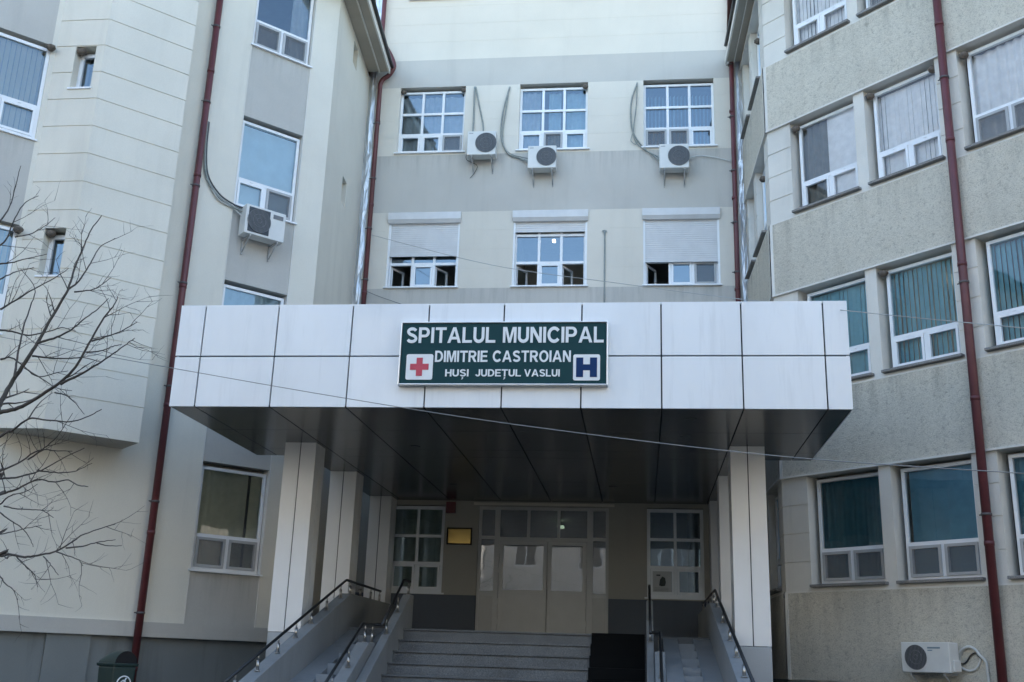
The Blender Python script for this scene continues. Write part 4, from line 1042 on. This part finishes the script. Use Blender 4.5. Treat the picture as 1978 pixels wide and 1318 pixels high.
# ================================================================== litter bin
bn = thing('litter_bin', (-6.88, 14.0, 0), 'dark green domed litter bin with round white emblem below the dark red downpipe', 'bin')
ang = R(32); ex = Vector((math.cos(ang), -math.sin(ang) * 1, 0)); FN = Fr((-6.86, 14.0, 0), (math.cos(ang), -math.sin(ang), 0), (-math.sin(ang), -math.cos(ang), 0))
mb = MB(); a, b = .19, .17
def bb(z, k): return [FN.P(-a * k, b * k, z), FN.P(a * k, b * k, z), FN.P(a * k, -b * k, z), FN.P(-a * k, -b * k, z)]
mb.hexa([*bb(.35, .8), *bb(1.44, 1.0)]); mb.build('body', M_BIN, bn, bevel=.03)
mb = MB(); mb.hexa([*bb(1.43, 1.06), *bb(1.47, 1.10)]); mb.build('rim', M_BIN, bn, bevel=.008)
mb = MB(); N = 14; prof = [(math.cos(math.pi * k / N) * .95, math.sin(math.pi * k / N)) for k in range(N + 1)]
def dome(sx, zz): return [FN.P(sx, b * c, 1.47 + zz * s_) for c, s_ in prof]
rows = [dome(-.195, .07), dome(-.14, .12), dome(-.03, .16), dome(.09, .165), dome(.195, .155)]
vs = [v for r in rows for v in r]; fs = []
for i in range(len(rows) - 1):
    for k in range(N): p = i * (N + 1) + k; fs.append((p, p + 1, p + N + 2, p + N + 1))
mb.add(vs, fs, 0, True); mb.add(rows[0], [tuple(range(N + 1))]); mb.build('lid', M_BIN, bn)
mb = MB(); mb.add([v - FN.e * .004 for v in rows[-1]], [tuple(range(N + 1))]); mb.build('opening', M_BLACK, bn)
mb = MB(); mb.tube([FN.P(-.21, -.08, 1.52), FN.P(-.21, .08, 1.52)], .014, 8); mb.build('hinge', M_BIN, bn)
mb = MB(); cs_, cz_, rr = .0, 1.21, .10
FE = Fr(FN.P(a * .95, 0, 0), -FN.n, FN.e)
pts = [FE.P(rr * math.cos(k * math.pi / 16), .014, cz_ + rr * math.sin(k * math.pi / 16)) for k in range(33)]
mb.tube(pts, .009, 6, cap=False)
for pl in (((-.03, -.08), (.0, .02), (.03, .08)), ((-.05, .02), (-.01, .05), (.03, .03)), ((.0, .0), (.04, -.05), (.03, -.09)), ((-.02, .0), (-.06, -.04))):
    mb.tube([FE.P(u, .014, cz_ + v) for u, v in pl], .009, 6)
mb.build('emblem', M_SIGNW, bn)
mb = MB(); mb.box(-6.92, -6.80, 13.94, 14.06, 0, .36); mb.build('stand', M_BRKT, bn)

# ================================================================== cables
def cable(pts, r, label, mat=M_WIRE):
    mb = MB(); mb.tube(spline(pts, 10), r, 6); o = mb.build('cable', mat); tag(o, label, 'cable', 'overhead cables'); return o
cable([at(-60, 640, 14.5), at(320, 709, 13.2), at(670, 770, 12.2), at(1000, 821, 11.4), at(1480, 879, 10.3), at(1978, 915, 9.2), at(2100, 922, 9.0)], .0048, 'overhead cable sagging across the canopy fascia below the sign', plain('cable_light', (.25, .265, .27), .6))
cable([FB.P(-6.9, .1, 12.05), at(950, 512, 22.5), at(1200, 548, 20.5), at(1430, 578, 18), at(1700, 607, 14.5), at(1978, 634, 12), at(2100, 645, 11)], .0065, 'thin overhead cable running from the bent downpipe past the shuttered windows', plain('cable_pale', (.42, .43, .42), .6))
cable([FB.P(-6.85, .1, 10.5), FB.P(-6.5, .08, 10.36), FB.P(-5.9, .06, 10.15)], .008, 'short loose cable at the foot of the shuttered wall')

# ================================================================== bare tree
tr = thing('bare_tree', (-7.9, 9.3, 0), 'leafless tree with dark spreading branches in front of the projecting bay', 'tree')
def c5(u, v): return u / 2.746, 400 + v / 2.746
def c1(u, v): return u / 2.878, 860 + v / 2.878
trk = MB(); crown = MB(); rng = random.Random(11)
TP = [Vector((-7.9, 9.3, 0)), Vector((-7.8, 9.3, 1.0)), Vector((-7.6, 9.35, 1.9)), Vector((-7.2, 9.4, 2.6))]
trk.tube(spline(TP, 6), [.17 - .09 * i / 18 for i in range(19)], 12)
def twig(p, dirn, ln, r, depth):
    pts = [p.copy()]; d = dirn.normalized(); n = 4
    for i in range(n):
        d = (d + Vector((rng.uniform(-.22, .22), rng.uniform(-.22, .22), rng.uniform(-.12, .2)))).normalized(); pts.append(pts[-1] + d * ln / n)
    crown.tube(pts, [r * (1 - .65 * i / n) for i in range(n + 1)], 5)
    if depth > 0:
        for i in range(1, n + 1):
            if rng.random() < .75:
                sd = Vector((rng.uniform(-1, 1), rng.uniform(-1, 1), rng.uniform(-.7, .8)))
                sd = (sd - d * sd.dot(d)).normalized(); twig(pts[i], d * .75 + sd * .8, ln * rng.uniform(.3, .55), r * .55, depth - 1)
def limb(px, r0, r1, y0, y1, tw=1.0, conv=c5, start=None):
    n = len(px); pts = [at(*conv(*p), y0 + (y1 - y0) * i / (n - 1) + rng.uniform(-.06, .06)) for i, p in enumerate(px)]
    if start is not None: pts = [start] + pts
    pts = spline(pts, 5); m = len(pts)
    pts = [p + Vector((rng.uniform(-1, 1), rng.uniform(-1, 1), rng.uniform(-1, 1))) * .003 for p in pts]
    crown.tube(pts, [.88 * (r0 + (r1 - r0) * (i / (m - 1)) ** .75) for i in range(m)], 7)
    for i in range(2, m - 1):
        if rng.random() < .19 * tw:
            d = (pts[min(i + 1, m - 1)] - pts[i - 1]).normalized(); sd = Vector((rng.uniform(-1, 1), rng.uniform(-1, 1), rng.uniform(-1, .8)))
            sd = (sd - d * sd.dot(d)).normalized()
            twig(pts[i], d * .8 + sd * .7, rng.uniform(.15, .5), max(.003, (r0 + (r1 - r0) * i / m) * .38), 1)
    return pts
ST = TP[-1]
limb([(-60, 1110), (0, 1040), (70, 920), (150, 800), (210, 700), (290, 560), (360, 440), (395, 330), (440, 220), (485, 120), (540, 45)], .036, .005, 9.5, 9.9, 1, start=ST)
limb([(-80, 1105), (0, 1090), (100, 1065), (200, 1010), (320, 930), (400, 850), (470, 730), (550, 590), (600, 530), (625, 480)], .032, .005, 9.4, 8.9, 1, start=ST)
limb([(200, 722), (300, 690), (380, 650), (440, 600), (520, 540), (575, 485)], .015, .004, 9.65, 9.5)
limb([(320, 940), (440, 880), (540, 820), (640, 750), (715, 695)], .016, .004, 9.1, 8.8)
limb([(360, 440), (420, 390), (480, 300), (530, 215), (612, 165)], .013, .004, 9.8, 10.1)
limb([(395, 450), (450, 445), (510, 430), (590, 375)], .011, .004, 9.75, 9.6)
limb([(170, 790), (250, 800), (360, 805), (440, 800), (540, 822)], .013, .004, 9.6, 9.9)
limb([(460, 770), (530, 765), (600, 740), (645, 730)], .009, .004, 9.0, 9.0)
limb([(490, 710), (560, 690), (640, 660), (728, 612)], .010, .004, 9.0, 8.8)
limb([(75, 905), (95, 780), (125, 640), (160, 530), (185, 430), (110, 330)], .015, .004, 9.5, 10.2)
limb([(0, 545), (60, 510), (180, 435), (300, 370), (365, 325)], .014, .004, 10.1, 10.3)
limb([(-20, 650), (60, 660), (150, 680), (260, 660), (330, 640), (400, 660)], .014, .004, 9.9, 10.0)
limb([(-20, 305), (60, 295), (140, 275), (250, 250)], .012, .004, 9.6, 9.8)
limb([(-20, 395), (70, 350), (180, 320)], .011, .004, 9.6, 9.8)
limb([(-20, 215), (30, 175), (80, 60), (130, -20), (205, -60)], .013, .004, 9.8, 10.0)
limb([(-20, 100), (40, 20), (70, -60), (110, -220)], .012, .004, 9.7, 9.9)
limb([(80, 160), (170, 140), (240, 100), (295, 55)], .009, .003, 9.8, 9.9)
limb([(0, 810), (60, 800), (130, 850), (200, 900), (300, 880), (360, 870)], .012, .004, 9.7, 9.9)
limb([(130, 855), (220, 910), (300, 960), (380, 975)], .009, .003, 9.6, 9.6)
limb([(290, 985), (350, 1000), (400, 1040), (448, 1100)], .009, .003, 9.3, 9.2)
limb([(-30, 1240), (60, 1190), (150, 1125), (250, 1130), (370, 1140), (470, 1110), (540, 1072)], .017, .004, 9.2, 8.9, start=ST)
limb([(150, 1340), (220, 1290), (300, 1220), (385, 1095)], .010, .003, 9.1, 8.9)
limb([(150, 1125), (210, 1040), (280, 985)], .009, .003, 9.2, 9.3)
limb([(-40, 160), (0, 145), (100, 100), (215, 30), (300, 30), (400, 35)], .016, .004, 9.2, 8.8, conv=c1, start=ST)
limb([(-40, 180), (0, 185), (80, 182), (150, 165), (230, 140), (340, 80), (470, 15)], .016, .004, 9.2, 8.7, conv=c1, start=ST)
limb([(-40, 290), (0, 275), (80, 250), (140, 220), (210, 190), (290, 205), (380, 195), (430, 222), (490, 230)], .015, .004, 9.1, 8.6, conv=c1, start=ST - Vector((.1, 0, .3)))
limb([(210, 140), (280, 150), (400, 150), (512, 102)], .010, .003, 8.9, 8.7, conv=c1)
limb([(0, 330), (60, 280), (140, 260), (210, 215)], .009, .003, 9.0, 8.9, conv=c1)
limb([(20, 340), (100, 355), (200, 360), (250, 370), (298, 405)], .008, .003, 9.0, 8.8, conv=c1)
limb([(0, 375), (60, 420), (120, 460), (160, 510), (185, 565)], .008, .003, 9.0, 8.8, conv=c1)
limb([(-40, 505), (0, 497), (80, 480), (150, 462), (230, 445)], .010, .003, 9.0, 8.6, conv=c1, start=ST - Vector((.25, 0, .8)))
limb([(-50, 630), (0, 618), (60, 608), (140, 622), (220, 612), (310, 590), (400, 540), (450, 505), (520, 475), (640, 440)], .018, .004, 8.9, 8.3, conv=c1, start=ST - Vector((.4, 0, 1.1)))
limb([(370, 572), (460, 562), (540, 540), (640, 527)], .009, .003, 8.5, 8.3, conv=c1, tw=.6)
limb([(540, 545), (600, 560), (675, 560)], .006, .003, 8.4, 8.3, conv=c1, tw=.5)
limb([(310, 592), (390, 620), (440, 640), (460, 672)], .007, .003, 8.5, 8.4, conv=c1)
limb([(90, 620), (140, 670), (190, 720), (210, 790)], .008, .003, 8.8, 8.6, conv=c1)
limb([(240, 620), (270, 650), (300, 690), (325, 722)], .006, .003, 8.6, 8.5, conv=c1, tw=.6)
limb([(-20, 700), (30, 770), (70, 800), (98, 860)], .008, .003, 8.9, 8.7, conv=c1)
trk.build('trunk', M_BARK, tr); crown.build('crown', M_BARK, tr)

# ================================================================== ground
mb = MB(); mb.quad((-400, -400, 0), (400, -400, 0), (400, 400, 0), (-400, 400, 0))
g_ = mb.build('ground', M_GROUND); struct(g_)

# ================================================================== houses across the street (seen in the door glass), raised and lengthened to block skylight
def house(x0, x1, y0, y1, h, rh, wallm, label, seed):
    hs = thing('house', ((x0 + x1) / 2, (y0 + y1) / 2, 0), label, 'house', 'houses across the street')
    F = Fr((x0, y1, 0), (1, 0, 0), (0, 1, 0)); W = x1 - x0; n = max(2, int(W / 3)); ops_ = []
    for k in range(n):
        for z in ([1.0] if h < 4 else [1.0, 4.0] if h < 8 else [1, 4, 7, 10] if h < 15 else [1, 4, 7, 10, 13]):
            c = W * (k + .5) / n; ops_.append((c - .65, c + .65, z, z + 1.5))
    S_, Z_ = [0, W], [0, h]
    for a, b, c, d in ops_: S_ += [a, b]; Z_ += [c, d]
    mb = MB(); relief(mb, F, S_, Z_, lambda s, z: (-.2, None) if any(a < s < b and c < z < d for a, b, c, d in ops_) else (0, 0))
    mb.box(x0, x1, y0, y1 - .6, 0, h - .02); mb.quad((x0, y1, 0), (x0, y1 - .6, 0), (x0, y1 - .6, h), (x0, y1, h)); mb.quad((x1, y1, 0), (x1, y1 - .6, 0), (x1, y1 - .6, h), (x1, y1, h))
    mb.build('wall', wallm, hs, fix=False)
    mb = MB(); ym = (y0 + y1) / 2
    mb.extrude([(x0 - .4, y0 - .5, h), (x0 - .4, y1 + .5, h), (x0 - .4, ym, h + rh)], (W + .8, 0, 0)); mb.build('roof', M_ROOF, hs)
    for a, b, c, d in ops_:
        mb = MB(); mb.rect_frame(F, a, b, c, d, .08, -.2, -.1); mb.fbox(F, (a + b) / 2 - .04, (a + b) / 2 + .04, -.2, -.11, c + .08, d - .08)
        mb.quad(F.P(a, -.16, c), F.P(b, -.16, c), F.P(b, -.16, d), F.P(a, -.16, d), 1); mb.build('window', [M_PVC, M_GREYC], hs, fix=False)
M_FARA = render_wall('far_grey_render', (.30, .30, .28)); M_FARB = render_wall('far_pale_render', (.74, .72, .68))
house(-70, -13, -24, -10, 17.5, 3.0, M_FARA, 'grey five storey apartment house, raised and stretched to block skylight, mirrored in the entrance side light', 1)
house(-12, -1, -25, -11, 15.6, 2.6, M_FARB, 'pale five storey house, raised to block skylight, mirrored in the entrance door glass', 2)
house(0, 16, -25, -10, 17, 3.2, M_FARA, 'grey house with many windows, raised to block skylight, mirrored beside the pale house', 3)
house(17, 72, -24, -10, 17.6, 3.0, M_FARA, 'grey apartment house, raised and stretched to block skylight, mirrored at the edge of the door glass', 4)
